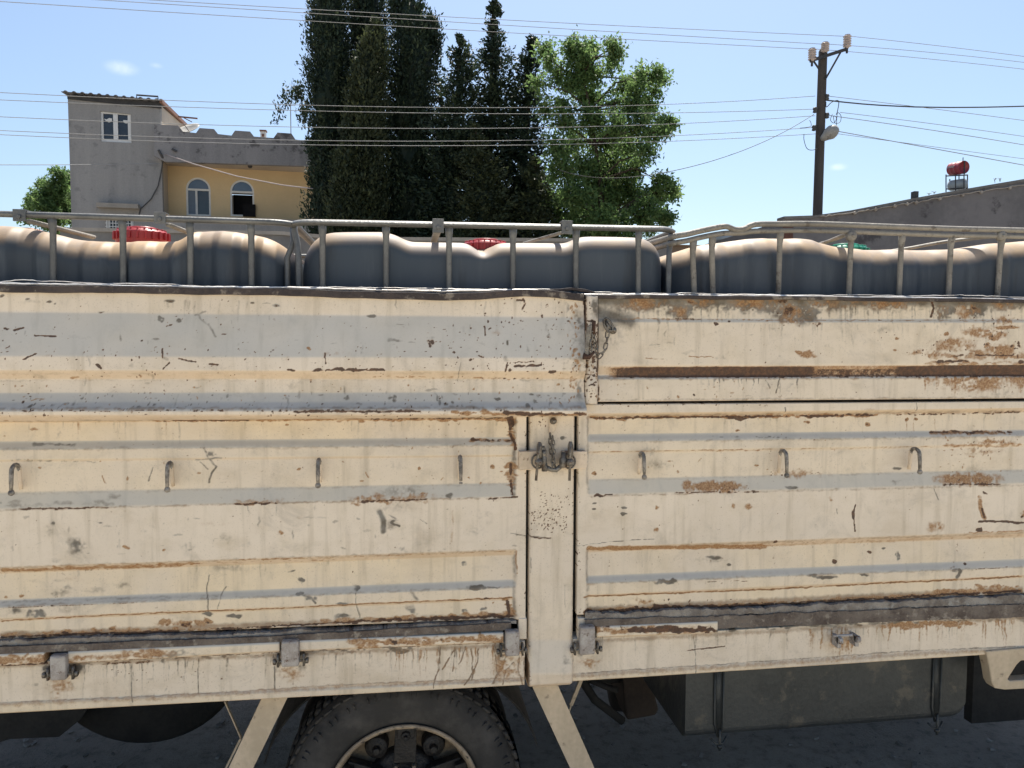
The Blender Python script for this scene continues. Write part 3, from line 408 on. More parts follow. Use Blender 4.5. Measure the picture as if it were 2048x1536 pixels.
PL(ST, [CA(50, 510), CA(900, 478), CA(1500, 445), CA(2048, 420)], 7, 1.2); Rn(CR, *CA(50, 512), *CA(900, 482), 4.5, 1.05, 140, True); Rn(CR, *CA(900, 480), *CA(1500, 450), 3.4, 1.0, 60, True); Rn(CR, *CA(1500, 446), *CA(2048, 420), 3.4, 1.0, 60, True); cd_(CA, CR, 400, 490, 50, 16, 1.2); Sp(CR, *CA(60, 455), *CA(900, 500), 60, .8, 2.6, .9); cd_(CA, ST, 325, 468, 50, 18, .9); Rn(ST, *CA(1650, 425), *CA(2048, 405), 7, 1.1, 50, False)
# floor edge strips
Rn(CR, *CA(250, 585), *CA(620, 585), 6, 1.2, 80, True); Sp(CR, *CA(105, 570), *CA(620, 600), 60, 1, 4, 1.0); Rn(ST, *CA(105, 590), *CA(620, 585), 7, 1.1, 50)
Rn(ST, *C8(300, 800), *C8(1180, 770), 8, 1.1, 90, False); cd_(C8, CR, 560, 790, 26, 22, .8); cd_(C8, CR, 735, 785, 26, 20, .8); cd_(C8, CR, 825, 780, 16, 14, .8); Rn(ST, *C7(420, 890), *C7(1010, 860), 8, .9, 60, False); Rn(ST, *C7(0, 900), *C7(290, 890), 9, 1.2, 50, True); Rn(CR, *C7(0, 930), *C7(280, 920), 3, .9, 40); Rn(CR, *C7(420, 915), *C8(1180, 800), 1.8, .9, 130, True); Rn(GR, *C7(900, 870), *C7(1120, 860), 8, .7, 16, False); Sp(CR, *C8(300, 760), *C8(1180, 800), 80, .8, 2.2, .8)
# sills
Rn(GR, *C7(420, 925), *C8(640, 835), 6, 1.0, 60, False); Rn(CR, *C7(560, 930), *C7(900, 915), 3, .7, 30, False); cd_(C8, GR, 545, 845, 90, 16, 1.0)
Dr(GR, *C7(430, 935), *C8(1200, 815), 80, 20, 75, 1.6, .55); Dr(GR, *C7(0, 945), *C7(300, 935), 10, 20, 60, 1.5, .3); Dr(ST, *C8(450, 860), *C8(1320, 820), 34, 20, 80, 1.8, .7)
for pts in (((820, 835), (810, 960), (780, 1065)), ((910, 830), (870, 900), (830, 960)), ((905, 850), (895, 970)), ((970, 830), (930, 930)), ((1040, 840), (1035, 920), (1000, 1020)), ((1000, 840), (1010, 980), (960, 1050)), ((1140, 810), (1150, 980), (1130, 1040)), ((1200, 890), (1150, 1000), (1120, 1045)), ((1130, 820), (1145, 900)), ((1280, 880), (1270, 960), (1300, 1050)), ((1310, 890), (1315, 1060)), ((1330, 890), (1335, 1060)), ((1250, 920), (1200, 960), (1180, 1045))): cpl(C8, GR, pts, 2.1, 1.1); cpl(C8, ST, pts, 3, .55)
PL(GR, [C7(0, 1155), C7(1000, 1110), C7(1600, 1075), C8(300, 1045), C8(1300, 1010)], 2.2, .7); PL(ST, [C7(0, 1165), C7(1000, 1120), C7(1600, 1085), C8(300, 1055), C8(1300, 1020)], 9, .55)
cd_(C7, ST, 345, 1060, 110, 100, .7); cd_(C7, GR, 440, 960, 50, 60, 1.2); cd_(C7, GR, 270, 970, 40, 60, 1.1); cd_(C7, ST, 1690, 980, 110, 60, .7); cd_(C7, GR, 1600, 920, 30, 60, .9); cd_(C7, GR, 1770, 930, 36, 50, .7); cpl(C7, GR, [(1600, 870), (1603, 1080)], 2, 1.2); cpl(C7, GR, [(1158, 900), (1160, 1110)], 1.5, 1.1); cpl(C7, GR, [(760, 935), (775, 1150)], 2, 1.0); cd_(C8, ST, 1200, 940, 120, 110, .8); cd_(C8, GR, 1180, 870, 30, 60, 1.0); cd_(C8, GR, 1620, 850, 30, 60, .9); cd_(C8, ST, 1680, 920, 90, 40, .8)
Sp(CR, *C7(600, 960), *C7(1500, 1060), 34, .8, 2.0, .9); Sp(GR, 0, 1340, 1040, 1400, 40, 2, 8, .5, 3)
PL(GR, [CA(0, 790), CA(700, 745), CA(1500, 690), CA(2048, 665)], 2.0, .75); PL(ST, [CA(0, 800), CA(700, 758), CA(1500, 703), CA(2048, 680)], 9, .55)
Dr(GR, *CA(100, 620), *CA(2048, 540), 80, 20, 60, 1.5, .5); Dr(ST, *CA(1050, 590), *CA(2048, 545), 60, 15, 70, 2, .7); Rn(ST, *CA(1420, 570), *CA(1800, 560), 7, 1.3, 50, False); Rn(GR, *CA(600, 590), *CA(2048, 535), 5, 1.0, 90, False); cpl(CA, CR, [(520, 683), (600, 675), (690, 665)], 1.3, 1.0); cd_(CA, ST, 1200, 650, 90, 60, .6); Dr(ST, *CA(1160, 640), *CA(1270, 640), 14, 20, 45, 2, .9); cpl(CA, GR, [(548, 620), (552, 790)], 2, .8)
MU0 = np.array([q[1] for q in MARKS]); MU1 = np.array([q[2] for q in MARKS]); MV0 = np.array([q[3] for q in MARKS]); MV1 = np.array([q[4] for q in MARKS])
def vnoise(X, Z, sc, seed):
    r = np.random.default_rng(seed); T = r.uniform(-1, 1, (256, 256)); a = X*sc+1000; b = Z*sc+1000; i = np.floor(a).astype(int); j = np.floor(b).astype(int); fa = a-i; fb = b-j; fa = fa*fa*(3-2*fa); fb = fb*fb*(3-2*fb)
    g = lambda p, q: T[p & 255, q & 255]; return (g(i, j)*(1-fa)+g(i+1, j)*fa)*(1-fb)+(g(i, j+1)*(1-fa)+g(i+1, j+1)*fa)*fb
def wear(U, Vv, X, Z, seed):
    WU = 2.2*vnoise(X, Z, 110, seed+5)+3.2*vnoise(X, Z, 45, seed+6)+4*vnoise(X, Z, 16, seed+7); WV = 1.3*vnoise(X, Z, 120, seed+8)+1.6*vnoise(X, Z, 50, seed+9); VN = .5+.3*vnoise(X, Z, 60, seed+10)+.35*vnoise(X, Z, 160, seed+11)+.25*vnoise(X, Z, 25, seed+12)
    A = np.zeros(U.shape+(4,), np.float32)
    u0, u1, v0, v1 = U.min(), U.max(), Vv.min(), Vv.max(); mrow = U.shape[0]//2; ur = U[mrow]
    for i in np.where((MU1 > u0) & (MU0 < u1) & (MV1 > v0) & (MV0 < v1))[0]:
        ch, a, b, c, d, p = MARKS[i]
        c0 = max(0, np.searchsorted(ur, a-12)-1); c1 = min(len(ur), np.searchsorted(ur, b+12)+1)
        if c1 <= c0: continue
        vc = Vv[:, (c0+c1)//2 if c1 > c0 else c0]; pad = 3+abs(b-a)*.09
        r0 = max(0, np.searchsorted(-vc, -(d+pad))-1); r1 = min(len(vc), np.searchsorted(-vc, -(c-pad))+1)
        if r1 <= r0: continue
        uu = U[r0:r1, c0:c1]; vv = Vv[r0:r1, c0:c1]
        uu0, vv0 = uu, vv; sl_ = (slice(r0, r1), slice(c0, c1))
        if p[0] == 'b':
            _, bu0, bu1, fn0, fn1, fade, s = p; top = fn0[0]+fn0[1]*uu; bot = fn1[0]+fn1[1]*uu; wv = WV[sl_]*.25
            val = np.clip((vv+wv-top)/1.2, 0, 1)*np.clip((bot-vv-wv)/1.2, 0, 1)*np.clip((uu-bu0)/fade, 0, 1)*np.clip((bu1-uu)/fade, 0, 1)*s*np.clip(.75+VN[sl_]*.5, .5, 1.2)
            sub = A[r0:r1, c0:c1, ch]; np.maximum(sub, val, out=sub); continue
        if p[0] == 'd':
            sz = min(p[3], p[4]); wf = min(1.0, sz/5)+(.4 if sz > 6 else 0); uu = uu+WU[sl_]*wf*1.3; vv = vv+WV[sl_]*wf*1.3
            t = 1-np.sqrt(((uu-p[1])/p[3])**2+((vv-p[2])/p[4])**2); val = np.clip(t*(1.9 if sz < 7 else 1.25), 0, 1)*p[5]
            if sz > 5: val = val*np.clip(VN[sl_]*1.5+.15, .1, 1.15)
        else:
            wf = min(1.0, p[5]/5); uu = uu+WU[sl_]*.35; vv = vv+WV[sl_]*(.45+.5*wf)
            x0, y0, x1, y1, w, s = p[1:]; dx, dy = x1-x0, y1-y0; L2 = dx*dx+dy*dy+1e-6; tt = np.clip(((uu-x0)*dx+(vv-y0)*dy)/L2, 0, 1)
            dd = np.hypot(uu-x0-tt*dx, vv-y0-tt*dy); val = np.clip((1-dd/w)*(1.9 if ch == 0 else 1.25), 0, 1)*s
            if w < 8: val = val*np.clip(.45+VN[sl_]*1.1, .25, 1.1)
        sub = A[r0:r1, c0:c1, ch]; np.maximum(sub, val, out=sub)
    return A
def smooth_noise(X, Z, sc, seed):
    r = np.random.default_rng(seed); o = np.zeros_like(X)
    for k in range(9):
        a = r.uniform(0, 2*math.pi); f = sc*r.uniform(.5, 1.6); o += np.sin((X*math.cos(a)+Z*math.sin(a)*1.6)*f+r.uniform(0, 6.28))
    return o/9
def zline(uL, vL, uR, vR, Y):
    a = PY(uL, vL, Y); b = PY(uR, vR, Y); k = (b[2]-a[2])/(b[0]-a[0]); return lambda X: a[2]+k*(X-a[0])
def sheet(name, uL, uR, lines, x0, x1, parent, Y=0.0, win=(), dent=.0019, thick=.03, tone=None, cell=.0026, mat=None, seed=1, edge_fold=0.0):
    """lines: top to bottom (v at uL, v at uR, outward offset). x0, x1: metres. win: list of (i0,i1, X0, X1, depth) recess windows between line indices."""
    xa, xb = PY(-30, 900)[0], PY(2080, 900)[0]
    def seg(a, b, h): return list(np.linspace(a, b, max(2, int(abs(b-a)/h)+1)))[:-1] if b > a+1e-6 else []
    xs = seg(x0, min(max(xa, x0), x1), .02)+seg(max(x0, xa), min(x1, xb), .003)+seg(max(x0, min(xb, x1)), x1, .02)+[x1]
    X = np.array(sorted(set(np.round(xs, 5)))); Z = []; O = []; T = []
    zf = [zline(uL, l[0], uR, l[1], Y) for l in lines]
    for i in range(len(lines)-1):
        h = abs(zf[i](X.mean())-zf[i+1](X.mean())); k = max(1, int(h/cell))
        for q in range(k):
            t = q/k; Z.append(zf[i](X)*(1-t)+zf[i+1](X)*t); O.append(np.full_like(X, lines[i][2]*(1-t)+lines[i+1][2]*t)); T.append(np.full_like(X, (tone[i] if tone else .4)))
    Z.append(zf[-1](X)); O.append(np.full_like(X, lines[-1][2])); T.append(T[-1].copy())
    Z = np.array(Z)[::-1]; O = np.array(O)[::-1].copy(); T = np.array(T)[::-1].copy(); XX = np.broadcast_to(X, Z.shape).copy()
    for k in range(2): O[1:-1] = O[1:-1]*.5+(O[:-2]+O[2:])*.25
    for (zi0, zi1, a, b, rp, flat) in win:      # outside the window the sheet is flat
        g = np.clip((XX-a)/rp, 0, 1)*np.clip((b-XX)/rp, 0, 1); m_ = (Z <= zf[zi0](X)) & (Z >= zf[zi1](X)); O = np.where(m_, flat*(1-g)+O*g, O); T = np.where(m_, T*g+.35*(1-g), T)
    O += dent*smooth_noise(XX, Z, 9, seed)+dent*.5*smooth_noise(XX, Z, 28, seed+1)
    if edge_fold: O -= edge_fold*np.clip(1-np.minimum(XX-X[0], X[-1]-XX)/.012, 0, 1)**2
    Yy = Y-O; U, Vv = proj(XX, np.full_like(XX, Y), Z); A = wear(U, Vv, XX, Z, seed); A[..., 3] = T
    nr, nc = Z.shape; V = np.stack([XX, Yy, Z], -1).reshape(-1, 3); idx = np.arange(nr*nc).reshape(nr, nc)
    Q = np.stack([idx[:-1, :-1], idx[:-1, 1:], idx[1:, 1:], idx[1:, :-1]], -1).reshape(-1, 4)
    ring = np.concatenate([idx[0, :], idx[1:, -1], idx[-1, -2::-1], idx[-2:0:-1, 0]]); nb = len(V)
    back = V[ring].copy(); back[:, 1] = Y+thick; V = np.vstack([V, back]); bi = nb+np.arange(len(ring))
    r2 = np.roll(ring, -1); b2 = np.roll(bi, -1); Q = np.vstack([Q, np.stack([ring, bi, b2, r2], -1)])
    AA = A.reshape(-1, 4); AA = np.vstack([AA, AA[ring]])
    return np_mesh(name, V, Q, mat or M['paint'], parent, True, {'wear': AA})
# ================================================================== ground
g = MB(); g.add([(-400, -400, 0), (400, -400, 0), (400, 900, 0), (-400, 900, 0)], [(0, 1, 2, 3)]); tag(g.build('ground', M['ground']), kind='structure')
n = NT('pale_bounce_slab'); a = n.noise(.8, 6); b = n.noise(25, 6, .7); col = n.mix(n.ss(a, .35, .65), (.57, .515, .41), (.50, .45, .355)); col = n.mix(n.ss(b, .5, .75), col, (.42, .36, .29)); n.bump(b, .3, .01); M['bounce_concrete'] = n.out(col, .9, 0, .2)
MB().box(-40, 40, -30, -.55, -.05, .012).build('bounce_slab', M['bounce_concrete']); tag(bpy.data.objects['bounce_slab'], kind='structure')  # unseen pale slab, added to bounce warm sunlight onto the truck side
# ================================================================== truck
truck = empty('cargo_truck', (.2, 1.1, 0), 'cream painted cargo truck side with heavy rust, carrying three caged plastic tanks', 'truck')
XL, XR = -2.35, 3.3
b = MB(); rp = random.Random(4)
for _ in range(900):
    x, y = rp.uniform(-3, 3.5), rp.uniform(.1, 4.2); q_ = rp.uniform(.004, .014)*(1.6 if rp.random() < .1 else 1); a = rp.uniform(0, 3.14); b.obox((x, y, q_*.35), (q_*math.cos(a), q_*math.sin(a), q_*.2), (-q_*.6*math.sin(a), q_*.6*math.cos(a), 0), (q_*.2, 0, q_*.4))
tag(b.build('gravel_litter', mottled('pebble_stone', (.34, .31, .28), (.10, .09, .08), 3, .9)), kind='stuff')
BW = 2.25
# ---- upper boards
xe = PY(1166, 700)[0]
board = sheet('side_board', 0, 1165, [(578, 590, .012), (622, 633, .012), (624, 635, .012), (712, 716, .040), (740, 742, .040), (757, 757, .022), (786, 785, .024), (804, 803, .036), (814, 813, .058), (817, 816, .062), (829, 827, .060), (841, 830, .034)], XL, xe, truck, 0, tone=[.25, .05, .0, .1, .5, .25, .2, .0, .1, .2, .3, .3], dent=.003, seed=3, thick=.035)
board['label'] = 'dented upper board with blue grey creases and chipped paint'
xr0, xr1 = PY(1196, 700)[0], XR
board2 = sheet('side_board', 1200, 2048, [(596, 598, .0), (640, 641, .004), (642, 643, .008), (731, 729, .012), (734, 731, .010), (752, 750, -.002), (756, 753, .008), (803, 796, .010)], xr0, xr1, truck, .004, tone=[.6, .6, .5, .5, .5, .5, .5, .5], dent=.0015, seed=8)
board2['label'] = 'upper board with a dark rust band and blackened top'
fold = sheet('corner_strip', 1166, 1196, [(592, 594, .03), (640, 641, .036), (700, 700, .028), (770, 770, .04), (806, 807, .036)], PY(1167, 700)[0]+.001, PY(1192, 700)[0], truck, 0, tone=[.4]*5, dent=.003, seed=12, thick=.05, edge_fold=.012)
# ---- lower gates
g1x = PY(1052, 1000)[0]; g2x = PY(1156, 1000)[0]; w1 = PY(1034, 1000)[0]; w2 = PY(1172, 1000)[0]
tn = [.35, .9, .9, .8, .55, .9, .55, .7, .2, .2, .2, .95, .9, .8, .5, .9, .8, .8]
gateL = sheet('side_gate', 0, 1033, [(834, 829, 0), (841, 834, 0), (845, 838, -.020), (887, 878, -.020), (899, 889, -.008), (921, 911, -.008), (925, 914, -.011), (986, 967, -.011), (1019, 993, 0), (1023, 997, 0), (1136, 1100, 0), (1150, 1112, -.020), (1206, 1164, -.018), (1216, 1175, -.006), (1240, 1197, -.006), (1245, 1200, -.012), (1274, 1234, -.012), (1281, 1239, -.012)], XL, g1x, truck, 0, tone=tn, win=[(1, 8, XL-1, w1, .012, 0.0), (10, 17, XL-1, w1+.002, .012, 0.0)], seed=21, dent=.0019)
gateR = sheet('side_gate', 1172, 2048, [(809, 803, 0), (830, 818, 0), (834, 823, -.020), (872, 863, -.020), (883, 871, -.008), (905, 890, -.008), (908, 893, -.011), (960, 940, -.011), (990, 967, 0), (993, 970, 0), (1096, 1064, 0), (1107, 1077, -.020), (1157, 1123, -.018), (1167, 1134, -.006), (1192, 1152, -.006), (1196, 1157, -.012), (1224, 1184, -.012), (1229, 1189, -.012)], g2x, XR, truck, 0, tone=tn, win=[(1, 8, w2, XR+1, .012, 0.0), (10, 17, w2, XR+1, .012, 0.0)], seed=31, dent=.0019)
gateR['label'] = 'gate with rust streaks and recessed bands right of the post'
# dark gap filler behind boards and gates
MB().box(XL, XR, .036, .05, 1.0, PY(800, 600)[2]).build('board_backing', M['dark'], truck)
# vertical side members of the gates reaching down to the hinges
for (ua, ub, xx) in ((1036, 1053, None), (1155, 1171, None)):
    a, b = PY(ua+1, 1250)[0], PY(ub, 1250)[0]
    sheet('gate_edge', ua, ub, [(1236, 1236, .001), (1278, 1278, .001)], a, b, truck, 0, seed=ua, thick=.03)
# ---- ragged floor edge, hinge bars, sills
def strip(name, ux0, ux1, pts_top, pts_bot, yf, yb, mat, jag=0, seed=0, k=420):
    rr = random.Random(seed); mb = MB(); T = []; B = []; j1 = j2 = 0.0
    for i in range(k+1):
        u = ux0+(ux1-ux0)*i/k; vt = np.interp(u, [p[0] for p in pts_top], [p[1] for p in pts_top]); vb = np.interp(u, [p[0] for p in pts_bot], [p[1] for p in pts_bot])
        j1 = j1*.86+rr.gauss(0, jag*.5); j2 = j2*.86+rr.gauss(0, jag*.35); T.append(PY(u, vt+j1+(rr.gauss(0, jag*.25)), yf)); B.append(PY(u, vb+j2, yf))
    vs = []; 
    for t, b_ in zip(T, B): vs += [t, b_, (b_[0], yb, b_[2]), (t[0], yb, t[2])]
    fs = []
    for i in range(k):
        o = i*4
        for q in range(4): fs.append((o+q, o+(q+1) % 4, o+4+(q+1) % 4, o+4+q))
    mb.add(vs, fs); return mb.build(name, mat, truck)
strip('floor_edge', -420, 1033, [(-420, 1300), (0, 1281), (560, 1265), (1033, 1240)], [(-420, 1314), (0, 1293), (560, 1275), (1033, 1246)], -.004, .03, M['seal'], 1.5, 3)
strip('floor_edge', -420, 1022, [(-420, 1313), (0, 1294), (560, 1272), (1022, 1245)], [(-420, 1330), (0, 1309), (560, 1284), (1022, 1260)], -.012, .03, M['edge_dark'], .5, 4)
strip('floor_edge', 1170, 2500, [(1170, 1228), (1560, 1213), (2048, 1192), (2500, 1172)], [(1170, 1241), (1560, 1228), (2048, 1207), (2500, 1190)], -.006, .03, M['seal'], 1.6, 5)
strip('floor_edge', 1170, 2500, [(1170, 1240), (1560, 1228), (2048, 1208), (2500, 1190)], [(1170, 1252), (1430, 1258), (1560, 1252), (2048, 1234), (2500, 1214)], -.011, .03, M['edge_dark'], 1.0, 6)
hb = lambda u0, u1, a, b, c, d, sd: sheet('hinge_bar', u0, u1, [(a, b, .008), (a+2, b+2, .010), (c-2, d-2, .010), (c, d, .006)], PY(u0, a)[0], PY(u1, b)[0], truck, -.004, tone=[.6]*4, dent=.0008, seed=sd, thick=.03)
hb(-400, 92, 1325, 1302, 1350, 1327, 41); hb(140, 560, 1301, 1282, 1326, 1302, 42); hb(600, 1006, 1279, 1263, 1301, 1284, 43); hb(1192, 1432, 1251, 1241, 1274, 1265, 44)
sheet('side_sill', 0, 1050, [(1325, 1282, .0), (1405, 1358, .0), (1409, 1361, .0025), (1426, 1369, .002)], XL, PY(1050, 1340)[0], truck, .006, tone=[.25, .8, .8, .8], dent=.001, seed=51, thick=.06)
sheet('side_sill', 1143, 2048, [(1278, 1226, .0), (1350, 1292, .0), (1353, 1295, .0025), (1362, 1304, .002)], PY(1146, 1340)[0], XR, truck, .006, tone=[.25, .8, .8, .8], dent=.001, seed=52, thick=.06)
post = sheet('side_post', 1052, 1145, [(815, 815, .0), (1280, 1280, .0), (1345, 1345, .012), (1372, 1366, .004), (1377, 1372, -.01)], PY(1059, 1100)[0], PY(1147, 1100)[0], truck, -.001, tone=[.45, .2, .2, .3, .4], dent=.0019, seed=55, thick=.09, edge_fold=.006)
# ---- top edge rail of the boards (bent angle and bright torn lip)
tp = [(-420, 566), (0, 577), (300, 580), (600, 585), (800, 592), (900, 594), (960, 591), (1050, 585), (1110, 589), (1168, 595)]
def rail(name, pts, h, yf, yb, mat, du=0, k=160):
    mb = MB(); U = [p[0] for p in pts]; Vp = [p[1] for p in pts]; vs = []
    for i in range(k+1):
        u = U[0]+(U[-1]-U[0])*i/k; v = np.interp(u, U, Vp)+.6*math.sin(u*.021+du)+.4*math.sin(u*.067)
        t = PY(u, v-h/2, yf); b_ = PY(u, v+h/2, yf); vs += [t, b_, (b_[0], yb, b_[2]), (t[0], yb, t[2])]
    mb.add(vs, [(i*4+q, i*4+(q+1) % 4, i*4+4+(q+1) % 4, i*4+4+q) for i in range(k) for q in range(4)]+[(0, 1, 2, 3), (k*4+3, k*4+2, k*4+1, k*4)]); return mb.build(name, mat, truck, bevel=.002)
rail('top_rail', tp, 14, -.026, .03, M['rail_dark']); rail('top_rail', [(1170, 593), (1500, 595), (2048, 602), (2500, 607)], 7, -.022, .03, M['rail_dark'], 2)
def lip(pts, r, y, jit, seed):
    rr = random.Random(seed); P = []; us = np.arange(pts[0][0], pts[-1][0], 9)
    w = 0
    for u in us:
        w = w*.75+rr.gauss(0, jit); v = np.interp(u, [p[0] for p in pts], [p[1] for p in pts]); P.append(PY(u, v+w, y))
    MB().tube(P, r, 6, sq=.6).build('edge_lip', M['white_edge'], truck, True)
lip([(-420, 556), (0, 567), (180, 570), (360, 574), (600, 576), (760, 580), (900, 582), (1050, 579), (1110, 584), (1170, 589), (1300, 590), (1500, 591), (2048, 598), (2500, 602)], .0052, -.012, .35, 1)
lip([(-420, 554), (0, 565), (40, 561), (200, 567), (350, 569), (370, 572), (600, 573), (900, 578), (1080, 579), (1115, 580), (1150, 577), (1190, 584), (1300, 587), (1500, 588), (1800, 592), (1960, 590), (2048, 596), (2500, 600)], .0022, .004, .5, 2)
rail('top_flap', [(1085, 583), (1120, 581), (1146, 577), (1172, 581), (1195, 588)], 6, .0, .02, M['rail_dark'], 1, 40)
# ---- latch hardware on the post
def rb(name, u0, v0, u1, v1, yf, yb, mat, bevel=.003):
    a = PY(u0, v0, yf); b = PY(u1, v1, yf); return MB().box(a[0], b[0], yf, yb, b[2], a[2]).build(name, mat, truck, bevel=bevel)
rb('latch_strap', 1038, 903, 1080, 940, -.022, -.002, M['paint_plain']); rb('latch_strap', 1124, 903, 1174, 938, -.022, -.002, M['paint_plain'])
def px(pts, y): return [PY(u, v, y) for u, v in pts]
lt = MB()
def bolt(ut, vt, ub, vb, eye):
    b = MB(); p = px([(ut, vt), ((ut*2+ub)/3, (vt*2+vb)/3), (ub, vb)], -.05); b.tube(p, .0042, 8); q = PY(*eye, -.045)
    b.lathe(q-np.array([0, .012, 0]), (0, 1, 0), [(.004, -.004), (.011, 0), (.013, .006), (.011, .016), (.006, .02)], 12)
    t = PY(ut, vt+8, -.045); b.tube([t+np.array([0, 0, .012]), t, t-np.array([0, 0, .035])], [.005, .009, .0085], 10)
    ring = [q+np.array([math.cos(a)*.019, .012+.004*math.sin(a), math.sin(a)*.021]) for a in np.linspace(0, 2*math.pi, 18)[:-1]]; b.tube(ring, .0028, 6, True)
    return b.build('latch_bolt', M['steel'], truck, True)
bolt(1079, 884, 1072, 961, (1077, 924)); bolt(1141, 883, 1139, 961, (1140, 924))
b = MB(); b.lathe(PY(1087, 917, -.035), (0, 0, 1), [(.004, -.028), (.010, -.026), (.010, .005), (.007, .008), (.010, .012), (.009, .026)], 12); b.lathe(PY(1089, 932, -.035), (0, 0, 1), [(.009, -.016), (.009, .01)], 12)
b.lathe(PY(1127, 920, -.035), (0, 0, 1), [(.010, -.022), (.013, -.018), (.013, .004), (.009, .008), (.008, .024)], 12); b.tube(px([(1093, 935), (1102, 939), (1112, 940), (1122, 932)], -.032), .0075, 10); b.tube(px([(1080, 896), (1088, 893), (1092, 902), (1091, 914)], -.04), .003, 6)
b.build('latch_pivot', M['steel'], truck, True)
b = MB(); A_ = PY(1107, 842, -.02); 
pl = [(1099, 850), (1098, 866), (1103, 868), (1110, 861), (1115, 845), (1113, 835), (1106, 832), (1099, 838)]
f = px(pl, -.014); bk = px(pl, -.006); k = len(pl); b.add(f+bk, [tuple(range(k))[::-1], tuple(range(k, 2*k))]+[(i, (i+1) % k, k+(i+1) % k, k+i) for i in range(k)]); b.build('chain_plate', M['paint_plain'], truck, bevel=.002)
b = MB(); b.lathe(A_+np.array([0, .006, 0]), (0, -1, 0), [(.011, 0), (.011, .004), (.006, .0045), (.006, .013), (.003, .015)], 12); b.build('chain_bolt', M['steel'], truck, True)
def chain(path, link=.019, r=.0022, name='chain', hw=.0055):
    P = [np.array(p) for p in path]; seg = np.cumsum([0]+[np.linalg.norm(P[i+1]-P[i]) for i in range(len(P)-1)]); L = seg[-1]; kk = max(2, int(L/(link*.78))); mb = MB()
    for i in range(kk):
        s0 = L*(i+.5)/kk; j = min(len(P)-2, int(np.searchsorted(seg, s0)-1)); t = (s0-seg[j])/(seg[j+1]-seg[j]); c = P[j]*(1-t)+P[j+1]*t; d = (P[j+1]-P[j]); d /= np.linalg.norm(d)
        a = np.cross(d, (0, 1, 0)); a /= np.linalg.norm(a); w = np.cross(d, a); ang = R(25 if i % 2 else 115); a = a*math.cos(ang)+w*math.sin(ang)
        ring = []
        for q in range(14):
            th = 2*math.pi*q/14; cx, cy = math.cos(th), math.sin(th); ring.append(c+d*((link/2-hw)*np.sign(cx)*(1 if abs(cx) > .2 else abs(cx)*5)+cx*hw)+a*cy*hw)
        mb.tube(ring, r, 6, True)
    return mb.build(name, M['steel'], truck, True)
chain(px([(1100, 867), (1101, 885), (1103, 905), (1106, 920), (1111, 938)], -.028), .02, .0024)
chain(px([(1105, 872), (1106, 890), (1108, 910), (1104, 935)], -.038), .018, .002)
chain(px([(1216, 652), (1214, 680), (1209, 702), (1200, 712), (1194, 706), (1191, 690), (1184, 664)], -.05), .021, .0022)
chain(px([(1180, 655), (1182, 680), (1180, 705)], -.055), .022, .0024)
b = MB(); c0 = PY(1219, 650, -.02); b.lathe(PY(1225, 661, -.0), (0, -1, 0), [(.012, 0), (.012, .006), (.006, .008), (.006, .02)], 12); b.tube(px([(1207, 640), (1212, 636), (1220, 642), (1226, 652), (1224, 662), (1213, 660), (1208, 650)], -.02), .0035, 8, True); b.tube(px([(1209, 640), (1224, 664)], -.012), .006, 8); b.build('chain_bracket', M['steel'], truck, True)
b = MB(); pl = [(1174, 652), (1184, 648), (1184, 660), (1178, 690), (1177, 712), (1169, 716), (1170, 690), (1172, 668)]; f = px(pl, -.06); bk = px(pl, -.05); k = len(pl)
b.add(f+bk, [tuple(range(k))[::-1], tuple(range(k, 2*k))]+[(i, (i+1) % k, k+(i+1) % k, k+i) for i in range(k)]); b.build('latch_lever', M['steel'], truck, bevel=.002)
b = MB(); b.tube(px([(1167, 712), (1178, 714), (1189, 703)], -.055), [.011, .008, .004], 8); b.build('latch_hook', M['rust'], truck, True); MB().tube(px([(1188, 642), (1187, 668)], -.045), .006, 8).build('latch_pin', M['rust'], truck, True)
# ---- rope hooks: J shaped rods
HK = [(42, 928, 978, 1), (346, 924, 972, 1), (640, 918, 964, 1), (919, 912, 958, 0), (1278, 905, 948, 1), (1557, 900, 945, 1), (1818, 896, 938, 1)]
for (u, vt, vb, ball) in HK:
    p = PY(u, vb, -.002); t = PY(u, vt, -.002); H = t[2]-p[2]; b = MB(); o = .016; pts = [p+np.array([0, o*.3-.004, 0]), p+np.array([0, -.004, H*.3]), p+np.array([0, -.006, H*.75])]
    for a in np.linspace(0, math.pi, 8): pts.append(np.array([p[0], p[1]-.028+.022*math.cos(a), t[2]-.014+.016*math.sin(a)]))
    pts += [np.array([p[0], p[1]-.053, t[2]-.035]), np.array([p[0], p[1]-.055, p[2]+.004])]
    b.tube(pts, [.0055, .006, .0062]+[.0062]*8+[.006, .0048], 10)
    if ball: b.lathe(np.array([p[0], p[1]-.055, p[2]]), (0, 0, 1), [(.003, -.008), (.0075, -.005), (.0085, 0), (.007, .005), (.004, .008)], 12)
    else: b.tube([(p[0], p[1]-.055, p[2]), (p[0], p[1]-.057, p[2]-.004)], .0055, 10)
    o = b.build('rope_hook', M['hook'], gateL if u < 1050 else gateR, True); o.data.materials.append(M['paint_plain'])
    for pg in o.data.polygons:
        if pg.center[1] > -.013: pg.material_index = 1
